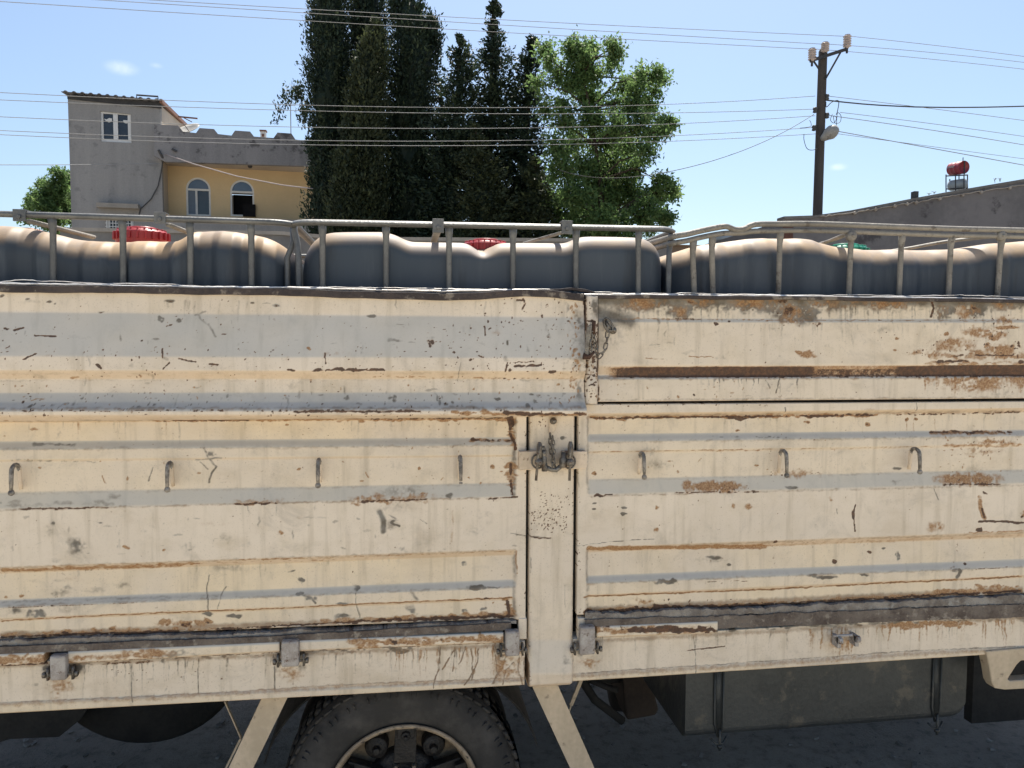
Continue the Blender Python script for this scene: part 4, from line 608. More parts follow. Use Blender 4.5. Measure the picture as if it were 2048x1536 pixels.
# ---- hinges on the sill
def hinge(uc, vt, vb, w, mat, pins=True):
    a = PY(uc-w/2, vt, -.03); c = PY(uc+w/2, vb, -.03); b = MB(); b.box(a[0], c[0], -.034, -.004, c[2], a[2]); h = b.build('hinge', mat, truck, bevel=.006)
    if pins:
        z = c[2]+.012; q = MB(); q.tube([(a[0]-.026, -.016, z), (c[0]+.026, -.016, z)], .004, 8)
        for sx in (a[0]-.012, c[0]+.012): q.box(sx-.003, sx+.003, -.020, .0, z-.016, z+.02)
        for sx in (a[0]-.022, c[0]+.022): q.lathe((sx, -.016, z), (1, 0, 0), [(.009, -.004), (.009, .004)], 6)
        q.build('hinge_pin', M['steel'], h, True)
hinge(116, 1312, 1360, 34, M['hinge']); hinge(580, 1283, 1333, 36, M['hinge']); hinge(1025, 1263, 1312, 28, M['hinge']); hinge(1175, 1254, 1309, 30, M['hinge'])
b = MB(); b.tube(px([(1665, 1272), (1704, 1270)], -.03), .0045, 8)
for (u, v) in ((1667, 1276), (1702, 1273)): p = PY(u, v, 0); b.box(p[0]-.006, p[0]+.006, -.036, .0, p[2]-.02, p[2]+.016); b.lathe(p+np.array([0, -.038, .006]), (1, 0, .0), [(.012, -.006), (.012, .006)], 8)
b.build('hinge', M['hinge'], truck)
# ---- bracket at the right end of the sill (bent sheet step hanger)
pl = [(1972, 1303), (2048, 1296), (2200, 1288), (2200, 1316), (2052, 1321), (2042, 1322), (2034, 1330), (2016, 1358), (2019, 1362), (2200, 1350), (2200, 1370), (2010, 1380), (1990, 1377), (1984, 1366), (1980, 1340)]
b = MB(); f = px(pl, -.004); bk = [np.array([p[0], .04, p[2]]) for p in f]; k = len(pl); b.add(f+bk, [tuple(range(k))[::-1], tuple(range(k, 2*k))]+[(i, (i+1) % k, k+(i+1) % k, k+i) for i in range(k)]); b.build('step_hanger', M['brace'], truck, bevel=.004)
# ---- mudguard braces
def brace(p0, p1, w0, w1, y=.03):
    (u0, v0), (u1, v1) = p0, p1; q = [(u0-w0/2, v0), (u0+w0/2, v0), (u1+w1/2, v1), (u1-w1/2, v1)]; f = px(q, y); bk = [np.array([p[0]+0, y+.012, p[2]]) for p in f]
    e = [np.array([p[0], y+.06, p[2]]) for p in (f[0], f[3])]; b = MB(); b.hexa([f[0], f[1], f[2], f[3], bk[0], bk[1], bk[2], bk[3]])
    ex = np.array([.004, 0, 0]); e = [q_+np.array([0, 0, 0]) for q_ in e]; b.hexa([f[0]-ex, f[0], f[3], f[3]-ex, e[0]-ex, e[0], e[1], e[1]-ex]); b.build('mudguard_brace', M['brace'], truck)
brace((556, 1385), (405, 1700), 48, 44); brace((1087, 1362), (1240, 1700), 50, 42)
b = MB(); b.beam(PY(450, 1402, .25), PY(482, 1475, .25), .012, .004); b.beam(PY(482, 1475, .25), PY(440, 1560, .25), .02, .006); b.build('mud_flap_stay', M['brace'], truck)
b = MB(); b.beam(PY(1166, 1350, .2), PY(1142, 1410, .2), .008, .012); b.beam(PY(1142, 1410, .2), PY(1133, 1440, .2), .004, .006); b.build('hanging_strap', M['brace'], truck)
# ---- bed floor, frame, far side
zf_ = PY(800, 1300)[2]; zb = PY(800, 1378)[2]
MB().box(XL, XR, .07, BW, zf_-.02, zf_+.03).build('bed_floor', M['dark'], truck)
MB().box(XL, XR, BW-.03, BW, zb, PY(800, 640)[2]).build('far_board', M['paint_plain'], truck)
MB().box(XL, XR, .62, .70, zb-.03, zf_-.02).box(XL, XR, 1.5, 1.58, zb-.03, zf_-.02).build('chassis_rail', M['dark'], truck)
b = MB()
for x in np.arange(XL+.2, XR, .5): b.box(x, x+.06, .07, BW-.04, zb+.03, zf_-.021)
b.build('cross_member', M['underbrown'], truck)
# ---- wheels
WC = PY(808, 1605, .06)
def wheel(cx, yface, inner=False, name='wheel', detail=True):
    c = np.array([cx, yface, .385]); Rt = .385; e = empty(name, c, None, None) if False else None
    prof = [(.225, .02), (.245, .004), (.27, -.006), (.31, -.010), (.335, -.006), (.352, .002), (.362, .012), (.374, .022), (.381, .034), (.384, .06), (.386, .10), (.384, .14), (.380, .168), (.365, .19), (.33, .205), (.27, .205), (.225, .19)]
    b = MB(); b.lathe(c, (0, 1, 0), prof, 96, caps=(0, 0))
    if detail:
        for i in range(72):
            a = 2*math.pi*i/64; ca, sa = math.cos(a), math.sin(a); rad = np.array([ca, 0, sa]); tan = np.array([-sa, 0, ca])
            rr_ = random.uniform(-.003, .003)
            b.obox(c+rad*(.374+rr_)+np.array([0, .028, 0]), tan*.0142, rad*.0025+np.array([0, .002, 0]), np.array([0, 1, 0])*.018-rad*.009)
            for yy in (.075, .125): b.obox(c+rad*.388+np.array([0, yy, 0]), tan*.014, rad*.004, np.array([0, 1, .2*0])*.019)
        for i in range(96):
            a = 2*math.pi*i/96; ca, sa = math.cos(a), math.sin(a); rad = np.array([ca, 0, sa]); tan = np.array([-sa, 0, ca])
            if i % 3: b.obox(c+rad*.349+np.array([0, -.0015, 0]), tan*.0018, rad*.009, np.array([0, .004, 0]))
    ty = b.build('tyre', M['tyre'], truck, True)
    if not detail: return ty
    b = MB(); b.lathe(c, (0, 1, 0), [(.243, -.0005), (.249, -.006), (.247, -.012), (.241, -.013), (.233, -.006), (.228, .012), (.222, .03), (.215, .055), (.205, .085), (.205, .13), (.09, .125)], 96, caps=(0, 1)); rim = b.build('rim', M['rim'], truck, True)
    b = MB(); b.lathe(c, (0, 1, 0), [(.002, .03), (.045, .03), (.052, .038), (.055, .075), (.10, .085), (.115, .10), (.115, .13)], 40); b.build('hub', M['hub'], truck, True)
    b = MB(); 
    for i in range(5):
        a = R(88+72*i); rad = np.array([math.cos(a), 0, math.sin(a)]); tan = np.array([-math.sin(a), 0, math.cos(a)])
        b.obox(c+rad*.145+np.array([0, .075, 0]), tan*.036, rad*.06, np.array([0, .02, 0])); b.obox(c+rad*.200+np.array([0, .05, 0]), tan*.028, rad*.02, np.array([0, .02, 0])); b.lathe(c+rad*.192+np.array([0, .03, 0]), (0, 1, 0), [(.014, -.01), (.016, -.006), (.016, .01)], 8)
        b.lathe(c+rad*.192+np.array([0, .02, 0]), (0, 1, 0), [(.007, -.014), (.007, .01)], 8)
    for i in range(5):
        a = R(52+72*i); rad = np.array([math.cos(a), 0, math.sin(a)]); b.lathe(c+rad*.160+np.array([0, .07, 0]), (0, 1, 0), [(.020, -.004), (.036, .004), (.040, .02), (.040, .05)], 16); b.lathe(c+rad*.160+np.array([0, .058, 0]), (0, 1, 0), [(.012, -.012), (.014, .0), (.014, .02)], 8)
    b.build('hub_spider', M['hub'], truck, bevel=.004)
    for i in range(8):
        b = MB(); a = R(20+45*i); rad = np.array([math.cos(a), 0, math.sin(a)]); b.lathe(c+rad*.078+np.array([0, .062, 0]), (0, 1, 0), [(.006, -.012), (.008, -.006), (.008, .02)], 6).build('lug_nut', M['steel'], truck)

wheel(WC[0], .085); wheel(WC[0], .33, detail=False); wheel(WC[0], BW-.30, detail=False)
MB().tube([(WC[0], .30, .385), (WC[0], BW-.3, .385)], .06, 16).lathe((WC[0], 1.1, .385), (1, 0, 0), [(.02, -.18), (.14, -.12), (.17, 0), (.14, .12), (.03, .2)], 24).build('axle', M['underbrown'], truck, True)
# mudguard arc over the wheel (dark sheet)
b = MB(); vs = []
for i in range(25):
    a = R(12+156*i/24); vs += [(WC[0]+.47*math.cos(a), .20, .385+.40*math.sin(a)), (WC[0]+.47*math.cos(a), .62, .385+.40*math.sin(a))]
b.add(vs, [(2*i, 2*i+1, 2*i+3, 2*i+2) for i in range(24)]); o = b.build('mudguard', M['dark'], truck); sm = o.modifiers.new('s', 'SOLIDIFY'); sm.thickness = .006
# spare wheel and underbody shapes
p = PY(285, 1400, 1.0); b = MB(); b.lathe((p[0]+.0, 1.15, .0+PY(285, 1464, 1.15)[2]+.42), (0, 1, 0), [(.12, -.12), (.40, -.12), (.425, -.09), (.43, 0), (.425, .09), (.40, .12), (.12, .12)], 56)
b.build('spare_wheel', M['dark'], truck, True)
f = px([(-400, 1400), (190, 1395), (160, 1440), (118, 1474), (20, 1478), (-10, 1488), (-30, 1500), (-400, 1510)], .9); bk = [q+np.array([0, .25, 0]) for q in f]; k = len(f)
MB().add(f+bk, [tuple(range(k))[::-1], tuple(range(k, 2*k))]+[(i, (i+1) % k, k+(i+1) % k, k+i) for i in range(k)]).build('underbody_box', M['dark'], truck)
b = MB(); b.lathe(PY(1245, 1372, .95), (1, 0, .0), [(.03, -.06), (.10, -.05), (.11, 0), (.10, .05)], 28); b.build('air_reservoir', M['dark'], truck, True)
f = px([(1245, 1350), (1300, 1350), (1318, 1420), (1312, 1432), (1255, 1442), (1250, 1420)], .72); bk = [q+np.array([0, .2, 0]) for q in f]; k = 6
MB().add(f+bk, [tuple(range(k))[::-1], tuple(range(k, 2*k))]+[(i, (i+1) % k, k+(i+1) % k, k+i) for i in range(k)]).build('spring_bracket', M['underbrown'], truck, bevel=.01)
MB().tube([PY(1150, 1340, .7), PY(1190, 1400, .7), PY(1245, 1442, .72)], .018, 8).tube([PY(1130, 1330, .8), PY(1185, 1355, .8), PY(1260, 1350, .8)], .03, 8).build('brake_pipe', M['dark'], truck, True)
MB().tube([PY(1180, 1360, .5), PY(1215, 1375, .5), PY(1235, 1380, .5)], .012, 8).build('brake_pipe', M['dark'], truck, True)
MB().box(PY(1945, 1400, .75)[0], XR, .75, .80, .12, zf_-.02).build('added_dark_panel', M['dark'], truck)  # dark panel added to hide sunlit ground behind the step hanger
# ---- fuel tank
TY = .13
f0, f1 = PY(1372, 1345, TY), PY(1935, 1312, TY); zt = f0[2]+.05; zbm = PY(1366, 1479, TY)[2]; zbr = PY(1932, 1437, TY)[2]
b = MB(); vs = []; ro = .03
sec = [(TY, zt), (TY, None), (TY+.5, None), (TY+.5, zt)]
def tsec(x, zb_):
    r_ = .03; pts = [(x, TY, zt), (x, TY, zb_+r_)]+[(x, TY+r_-r_*math.cos(t), zb_+r_-r_*math.sin(t)) for t in np.linspace(0, math.pi/2, 6)[1:]]+[(x, TY+.47, zb_), (x, TY+.5, zb_+.03), (x, TY+.5, zt)]
    return pts
xs_ = [f0[0], f0[0]+.012]+list(np.linspace(f0[0]+.03, f1[0]-.05, 12))+[f1[0]-.03, f1[0]-.012, f1[0]]
for i, x in enumerate(xs_):
    zz = np.interp(x, [f0[0], f1[0]], [zbm, zbr]); 
    if i >= len(xs_)-3: zz += (.004, .014, .035)[i-len(xs_)+3]
    vs += tsec(x, zz)
k = 10; b.add(vs, [(i*k+q, i*k+(q+1) % k, (i+1)*k+(q+1) % k, (i+1)*k+q) for i in range(len(xs_)-1) for q in range(k)]+[tuple(range(k)), tuple((len(xs_)-1)*k+q for q in range(k))[::-1]])
ftank = b.build('fuel_tank', M['fuel'], truck, False)
for (ut, ub, vb) in ((1440, 1438, 1474), (1876, 1872, 1443)):
    a = PY(ut, 1320, TY-.004); c = PY(ub, vb, TY-.004); b = MB(); 
    for dx in (-.018, .014): b.tube([(a[0]+dx, TY-.004, zt), (c[0]+dx, TY-.004, c[2]+.05), (c[0]+dx*.2, TY-.002, c[2])], .004, 6)
    b.box(a[0]-.014, a[0]+.011, TY-.004, TY+.002, c[2]+.03, zt)
    b.tube([(c[0], TY-.01, c[2]+.03), (c[0], TY-.01, c[2]-.045)], .004, 8); b.lathe((c[0], TY-.01, c[2]-.03), (0, 0, 1), [(.009, -.006), (.009, .006)], 6); b.tube([(c[0]-.03, TY, c[2]-.005), (c[0]-.014, TY-.008, c[2]-.02), (c[0], TY-.01, c[2]-.022), (c[0]+.014, TY-.008, c[2]-.02), (c[0]+.028, TY, c[2]-.003)], .0035, 6)
    b.build('tank_strap', M['fuel'], ftank, True)
# ================================================================== caged tanks
def cage_tank(label, ctr_u, x0, x1, yf, depth, H, dip, mat, ribs, zfloor, rr_=.06):
    root = empty('caged_tank', ((x0+x1)/2, yf+depth/2, zfloor), label, 'liquid tank', 'caged plastic tanks on the truck bed')
    nx, npf = 260, 0; xs = np.linspace(0, 1, nx); xs = .5-.5*np.cos(xs*math.pi)*(.35)-.5*(1-2*xs)*.65; xs = (xs-xs[0])/(xs[-1]-xs[0])
    ang = np.linspace(0, math.pi/2, 14); V = []
    for t in xs:
        x = x0+(x1-x0)*t; e = 2*t-1; sh = max(0.0, 1-abs(e)**15)**(1/2.4); bd = depth/2*(.72+.28*sh)
        hz = H(x)-.06*(1-sh); rq = math.sin(x*ribs) if ribs else 0; rbv = .010*math.copysign(min(1, abs(rq)*1.7), rq) if ribs else .003*math.sin(x*9); yc = yf+depth/2; yfr = yc-bd+rbv; ybk = yc+bd; r_ = rr_
        col = [(x, yfr, zfloor), (x, yfr, zfloor+.3), (x, yfr, hz-r_*1.2)]
        dp = dip(x) if dip else 0
        for a in ang: col.append((x, yfr+r_*(1-math.cos(a)), hz-r_+r_*math.sin(a)-dp*math.sin(a)))
        for yy in (.12, .16, .22, .3, .42): col.append((x, yfr+r_+(yy-.09)*1.0, hz-dp*math.exp(-((yy-.09)/.07)**2)))
        col += [(x, ybk-r_, hz)]+[(x, ybk-r_+r_*math.sin(a), hz-r_+r_*math.cos(a)) for a in ang[1:]]+[(x, ybk, zfloor)]
        V += col; npf = len(col)
    V = np.array(V); idx = np.arange(nx*npf).reshape(nx, npf); Q = np.stack([idx[:-1, :-1], idx[1:, :-1], idx[1:, 1:], idx[:-1, 1:]], -1).reshape(-1, 4)
    body = np_mesh('tank_body', V, Q, mat, root, True)
    for col in (idx[0], idx[-1][::-1]): MB().add([V[i] for i in col], [tuple(range(npf))]).build('tank_end', mat, body)
    return root, body
def loop_rail(x0, x1, y0, y1, z0, z1, r=.07, n=6, warp=None):
    P = []
    for (cx, cy, a0) in ((x0+r, y0+r, 180), (x1-r, y0+r, 270), (x1-r, y1-r, 0), (x0+r, y1-r, 90)):
        for k in range(n+1):
            a = R(a0+90*k/n); P.append([cx+r*math.cos(a), cy+r*math.sin(a), 0])
        if a0 == 180:
            for k in range(1, 24): t = k/24; P.append([x0+r+(x1-x0-2*r)*t, y0, 0])
    for p in P:
        t = (p[0]-x0)/(x1-x0); p[2] = z0+(z1-z0)*t
        if warp: dy, dz = warp(p[0], p[1]); p[1] += dy; p[2] += dz
    return P
YT = .075
zfl = PY(900, 1240)[2]
def Hfun(pts, y):
    P = [PY(u, v, y) for u, v in pts]; xs = [p[0] for p in P]; zs = [p[2] for p in P]
    xf = np.linspace(xs[0], xs[-1], 240); zf2 = np.interp(xf, xs, zs); kz = np.ones(9)/9; zf2 = np.convolve(np.pad(zf2, 4, 'edge'), kz, 'valid'); return lambda x: float(np.interp(x, xf, zf2))
def posts(root, us, rtop, yp, mat, rail_z, w=.0095, lean=0):
    for it in us:
        u, vt, ub = it if isinstance(it, tuple) else (it, rtop, it)
        p = PY(u, vt, yp); q = PY(ub, 640, yp); z1 = rail_z(p[0]); b = MB()
        b.tube([(q[0], yp, zfl+.05), (q[0]+(p[0]-q[0])*.2, yp, q[2]), (p[0], yp, z1-.045), (p[0], yp-.002, z1-.025), (p[0], yp-.006, z1)], [w, w, w, w*1.25, w*1.3], 8, sq=.8); b.build('cage_post', mat, root, True)
def clamp(root, u, v, w, h, mat, y):
    p = PY(u, v, y); b = MB(); s = p[0]; b.box(s-w/2, s+w/2, y-.018, y-.012, p[2]-h/2, p[2]+h/2); b.box(s-w/2, s+w/2, y-.014, y+.022, p[2]+h/2-.004, p[2]+h/2); b.lathe((s, y-.018, p[2]-h*.12), (0, -1, 0), [(.007, 0), (.006, .006)], 8); b.build('corner_clamp', mat, root, bevel=.001)
def capm(root, u, v_bot, r, h, y, mat, lobes=22):
    p = PY(u, v_bot, y); b = MB(); b.lathe(p, (0, 0, 1), [(r*.98, -.02), (r, 0), (r*1.01, h*.55), (r*.93, h*.72), (r*.62, h*.8), (r*.55, h), (r*.1, h)], 48)
    for i in range(lobes):
        a = 2*math.pi*i/lobes; rad = np.array([math.cos(a), math.sin(a), 0]); tan = np.array([-math.sin(a), math.cos(a), 0]); b.obox(p+rad*r*1.02+np.array([0, 0, h*.28]), tan*.003, rad*.006, np.array([0, 0, h*.30])); b.obox(p+rad*r*.78+np.array([0, 0, h*.77]), tan*.0025, rad*r*.16, np.array([0, 0, .003]))
    b.build('screw_cap', mat, root, bevel=.0012)
TD = .95
# left
x0, x1 = PY(-230, 500, YT)[0], PY(590, 500, YT)[0]
HL = Hfun([(-230, 470), (-60, 452), (0, 452), (60, 456), (110, 468), (150, 478), (200, 484), (370, 482), (385, 464), (430, 461), (505, 468), (545, 478), (590, 498)], YT+.08)
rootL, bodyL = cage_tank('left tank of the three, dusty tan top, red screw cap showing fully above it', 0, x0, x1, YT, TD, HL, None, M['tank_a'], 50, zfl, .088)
ra = PY(-230, 421, YT-.02); rb_ = PY(590, 446, YT-.02); rzL = lambda x: ra[2]+(rb_[2]-ra[2])*(x-ra[0])/(rb_[0]-ra[0])
MB().tube(loop_rail(ra[0], rb_[0]-.005, YT-.022, YT+TD+.02, ra[2], rb_[2]), .0115, 10, True, sq=.8).build('cage_rail', M['alu'], rootL, True)
posts(rootL, [-150, -30, (105, 430, 106), (245, 433, 246), (380, 436, 380), (502, 440, 503)], 436, YT-.012, M['alu'], rzL)
MB().tube([(rb_[0]-.03, YT+.02, zfl+.05), (rb_[0]-.03, YT+.02, rb_[2]-.10), (rb_[0]-.012, YT+.03, rb_[2]-.05), (rb_[0]-.014, YT+.03, rb_[2])], .009, 8).build('cage_post', M['alu'], rootL, True)
clamp(rootL, 44, 432, .034, .034, M['alu'], YT-.02); clamp(rootL, 323, 437, .032, .032, M['alu'], YT-.02)
capm(rootL, 284, 481, .080, .042, YT+.30, M['cap_red'])
for (a, b_, r_) in (((60, 443), (185, 474), .013), ((338, 450), (400, 474), .011)): MB().tube([PY(*a, YT+.02), PY(*b_, YT+.4)], r_, 8, sq=.6).build('cross_bar', M['alu_pale'], rootL, True)
# middle
x0, x1 = PY(596, 500, YT)[0], PY(1342, 500, YT)[0]
HM = Hfun([(596, 500), (612, 488), (640, 470), (660, 466), (770, 466), (798, 474), (815, 485), (850, 486), (950, 487), (1100, 488), (1128, 489), (1150, 477), (1170, 475), (1285, 476), (1320, 488), (1342, 506)], YT+.08)
xd = PY(968, 500, YT)[0]
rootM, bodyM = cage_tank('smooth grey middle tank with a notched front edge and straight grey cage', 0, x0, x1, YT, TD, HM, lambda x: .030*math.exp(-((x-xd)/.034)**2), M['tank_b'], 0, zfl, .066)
ra2 = PY(580, 444, YT-.03); rb2 = PY(1356, 459, YT-.03); rzM = lambda x: ra2[2]+(rb2[2]-ra2[2])*(x-ra2[0])/(rb2[0]-ra2[0])
o = MB(); o.tube(loop_rail(ra2[0], rb2[0], YT-.032, YT+TD+.02, ra2[2], rb2[2]), .0125, 4, True, sq=.75); L2 = loop_rail(ra2[0]-.001, rb2[0]+.001, YT-.034, YT+TD+.022, ra2[2], rb2[2]); o.tube([np.array(p)+np.array([0, 0, -.001]) for p in L2], .010, 10, True, sq=.55); o.build('cage_rail', M['alu'], rootM, True)
posts(rootM, [645, 772, 898, 1026, 1152, 1277], 455, YT-.020, M['alu'], rzM, .0092)
for (u, s) in ((597, 1), (1338, -1)):
    p = PY(u, 500, YT); MB().tube([(p[0], YT+.0, zfl+.05), (p[0], YT, rzM(p[0])-.11), (p[0]-s*.004, YT+.01, rzM(p[0])-.06), (p[0]-s*.014, YT+.02, rzM(p[0])-.02), (p[0]-s*.014, YT+.02, rzM(p[0]))], .0095, 8, sq=.9).build('cage_post', M['alu'], rootM, True)
clamp(rootM, 876, 453, .034, .042, M['alu'], YT-.034); clamp(rootM, 1132, 456, .034, .042, M['alu'], YT-.034)
capm(rootM, 971, 504, .075, .042, YT+.20, M['cap_red'])
b = MB(); b.beam(PY(875, 462, YT), PY(865, 490, YT+.25), .022, .006); b.build('cross_bar', M['alu_pale'], rootM); MB().tube([PY(1122, 466, YT+.02), PY(1050, 486, YT+.45)], .010, 8, sq=.5).build('cross_bar', M['alu_pale'], rootM, True)
b = MB(); q = [PY(u, v, YT-.0015) for u, v in ((713, 578), (714, 562), (718, 560), (722, 566), (728, 562), (730, 578))]; b.add(q, [tuple(range(6))[::-1]]); b.build('torn_label', M['white'], bodyM)
# right
x0, x1 = PY(1346, 500, YT+.02)[0], PY(2330, 500, YT+.02)[0]
HR = Hfun([(1346, 500), (1370, 492), (1430, 486), (1480, 479), (1540, 476), (1610, 478), (1650, 487), (1680, 496), (1720, 499), (1880, 500), (1925, 497), (1960, 489), (2048, 482), (2200, 484), (2330, 500)], YT+.09)
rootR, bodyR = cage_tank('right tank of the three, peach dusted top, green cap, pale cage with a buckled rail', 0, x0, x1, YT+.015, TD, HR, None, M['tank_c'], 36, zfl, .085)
RP = [(1352, 472), (1375, 468), (1400, 462), (1430, 456), (1452, 453), (1470, 453), (1488, 452), (1510, 449), (1560, 448), (1640, 448), (1800, 454), (1920, 458), (2048, 461), (2330, 470)]
def rr_path(dv, y, vd=()): return [PY(u, v+dv+(6 if (1455 < u < 1490 and vd) else 0), y) for u, v in RP]
pt = rr_path(0, YT-.02, 1)
def back_loop(front, y1):
    f_, l_ = front[0], front[-1]; return front+[np.array([l_[0]+.02, YT+.05, l_[2]]), np.array([l_[0]+.02, y1-.06, l_[2]]), np.array([l_[0]-.05, y1, l_[2]]), np.array([f_[0]+.05, y1, f_[2]+.02]), np.array([f_[0]-.01, y1-.06, f_[2]+.02]), np.array([f_[0]-.01, YT+.06, f_[2]])]
def crr(P, n=6):
    N = len(P); out = []
    for i in range(N):
        a, b_, c, d = [np.array(P[(i+k-1) % N]) for k in range(4)]
        for t in np.linspace(0, 1, n, endpoint=False): out.append(.5*((2*b_)+(-a+c)*t+(2*a-5*b_+4*c-d)*t*t+(-a+3*b_-3*c+d)*t**3))
    return out
MB().tube(crr(back_loop(pt, YT+TD+.02)), .0105, 8, True, sq=.9).build('cage_rail', M['alu_pale'], rootR, True)
MB().tube(crr(back_loop([p+np.array([0, .004, -.021]) for p in rr_path(0, YT-.02)], YT+TD+.02)), .0095, 8, True, sq=.9).build('cage_rail', M['alu_pale'], rootR, True)
rzR = lambda x: float(np.interp(x, [p[0] for p in pt], [p[2] for p in pt]))-.018
posts(rootR, [(1424, 480, 1429), (1386, 480, 1392), (1560, 470, 1555), (1702, 472, 1695), (1803, 474, 1795), (1902, 476, 1894), (2002, 478, 1990), (2110, 478, 2100), (2220, 478, 2215)], 470, YT-.008, M['alu_pale'], rzR, .0098)
for u in (1702, 2002): p = PY(u, 472, YT-.02); MB().lathe(p+np.array([0, -.004, 0]), (0, 1, 0), [(.010, -.008), (.017, -.004), (.017, .012)], 16).lathe(p+np.array([0, -.012, 0]), (0, 1, 0), [(.005, -.004), (.006, .004)], 8).build('corner_clamp', M['alu_pale'], rootR, True)
capm(rootR, 1690, 512, .075, .042, YT+.20, M['cap_green'])
MB().tube([PY(1690, 470, YT+.02), PY(1660, 482, YT+.2), PY(1620, 494, YT+.5)], .012, 8, sq=.5).build('cross_bar', M['alu_pale'], rootR, True); MB().tube(crr([PY(1990, 474, YT+.02), PY(1900, 482, YT+.15), PY(1820, 496, YT+.32), PY(1770, 504, YT+.4)])[:18], .012, 8, sq=.5).build('cross_bar', M['alu_pale'], rootR, True)
# ================================================================== house
def plane_frame(p0, az):
    ux = np.array([math.sin(az), math.cos(az), 0.]); w = np.array([-ux[1], ux[0], 0.]); return p0, ux, w
def grp(name, u, v, d, az, label, cat, group=None):
    p = PD(u, v, d); base = np.array([p[0], p[1], 0.]); e = empty(name, base, label, cat, group, math.pi/2-az); return e, plane_frame(base, az)
class Loc:
    def __init__(s, fr): s.o, s.x, s.w = fr
    def P(s, u, v, d=0.0):      # photo ray on the plane d metres behind the face -> local (s, z)
        q = PP(u, v, s.o+s.w*d, s.w); return float(np.dot(q-s.o, s.x)), float(q[2])
    def Wd(s, a, d, z): return s.o+s.x*a+s.w*d+np.array([0, 0, z])
    def poly(s, outer, holes, d0, d1, name, mat, parent):
        import bmesh
        bm = bmesh.new(); loops = []
        for lp in [outer]+list(holes):
            vs = [bm.verts.new(s.Wd(a, d0, z)) for a, z in lp]; es = [bm.edges.new((vs[i], vs[(i+1) % len(vs)])) for i in range(len(vs))]; loops.append((vs, es))
        alle = [e for _, es in loops for e in es]
        bmesh.ops.triangle_fill(bm, edges=alle, use_beauty=True, use_dissolve=False)
        mp = {}; fr = list(bm.faces)
        for v_ in list(bm.verts): mp[v_] = bm.verts.new(v_.co+Vector(s.w*(d1-d0)))
        for f_ in fr: bm.faces.new([mp[v_] for v_ in reversed(f_.verts)])
        for vs, _ in loops:
            for i in range(len(vs)):
                a, b_ = vs[i], vs[(i+1) % len(vs)]; bm.faces.new([a, b_, mp[b_], mp[a]])
        bmesh.ops.recalc_face_normals(bm, faces=bm.faces)
        me = bpy.data.meshes.new(name); bm.to_mesh(me); bm.free(); return link_mesh(name, me, mat, parent)
    def box(s, mb, s0, s1, d0, d1, z0, z1): return mb.hexa([s.Wd(a, d, z) for z in (z0, z1) for a, d in ((s0, d0), (s0, d1), (s1, d1), (s1, d0))])
HD = 30
house, hf = grp('house', 230, 300, HD, PSI+R(77), 'grey rendered house with a tall left tower, battlemented parapet and yellow upper wall', 'house')
L = Loc(hf)
sL, sR = L.P(139, 310)[0], L.P(323, 310)[0]; zTL, zTR = L.P(135, 193)[1], L.P(319, 209)[1]
w0, w1_ = L.P(200, 222), L.P(263, 286); lw0, lw1 = L.P(212, 430), L.P(268, 470)
L.poly([(sL, 0), (sR, 0), (sR, zTR), (sL, zTL)], [[(w0[0], w1_[1]), (w1_[0], w1_[1]), (w1_[0], w0[1]-.05), (w0[0], w0[1])], [(lw0[0], lw1[1]), (lw1[0], lw1[1]), (lw1[0], lw0[1]), (lw0[0], lw0[1])]], 0, .25, 'tower_wall', M['concrete'], house)
# tower side wall, back, roof
def on_side(u, v): q = PP(u, v, L.Wd(sR, 0, 0), L.x); return float(np.dot(q-L.o, L.w)), float(q[2])
dB, zB = on_side(368, 247)
dB = min(max(dB, 3.5), 9)
zB = on_side(362, 243)[1]
b = MB(); 
b.hexa([L.Wd(sR-.25, .25, 0), L.Wd(sR-.25, dB, 0), L.Wd(sR, dB, 0), L.Wd(sR, .25, 0), L.Wd(sR-.25, .25, zTR), L.Wd(sR-.25, dB, zB), L.Wd(sR, dB, zB), L.Wd(sR, .25, zTR)]); b.build('tower_side_wall', M['cream_wall'], house)
b = MB(); b.hexa([L.Wd(sL, .25, 0), L.Wd(sL, dB, 0), L.Wd(sL+.25, dB, 0), L.Wd(sL+.25, .25, 0), L.Wd(sL, .25, zTL), L.Wd(sL, dB, zB+zTL-zTR), L.Wd(sL+.25, dB, zB+zTL-zTR), L.Wd(sL+.25, .25, zTL)]); b.build('tower_side_wall', M['concrete'], house)
# corrugated roof
vs = []; nr = 60; e0, e1 = sL-.13, sR+.08
for i in range(nr+1):
    t = i/nr; s_ = e0+(e1-e0)*t; zf0 = zTL+(zTR-zTL)*t+.10; h = .045 if (i % 5) in (2, 3) else 0
    for (d, dz) in ((-.30, 0), (dB+.2, (zB-zTR))): vs += [L.Wd(s_, d, zf0+dz+h), L.Wd(s_, d, zf0+dz+h-.03)]
fs = []
for i in range(nr): o = i*4; fs += [(o, o+4, o+6, o+2), (o+1, o+3, o+7, o+5), (o, o+1, o+5, o+4), (o+2, o+6, o+7, o+3)]
MB().add(vs, fs).build('roof', M['tin'], house)
b = MB(); b.hexa([L.Wd(sL, -.06, zTL-.10), L.Wd(sL, -.005, zTL-.10), L.Wd(sR+.05, -.005, zTR-.16), L.Wd(sR+.05, -.06, zTR-.16), L.Wd(sL, -.06, zTL+.02), L.Wd(sL, -.005, zTL+.02), L.Wd(sR+.05, -.005, zTR+.06), L.Wd(sR+.05, -.06, zTR+.06)]); b.build('eaves_board', M['iron'], house)
b = MB(); b.beam(L.Wd(sR+.07, -.25, zTR+.08), L.Wd(sR+.07, dB+.1, zB+.06), .10, .14); b.build('roof_flashing', M['brown_frame'], house)
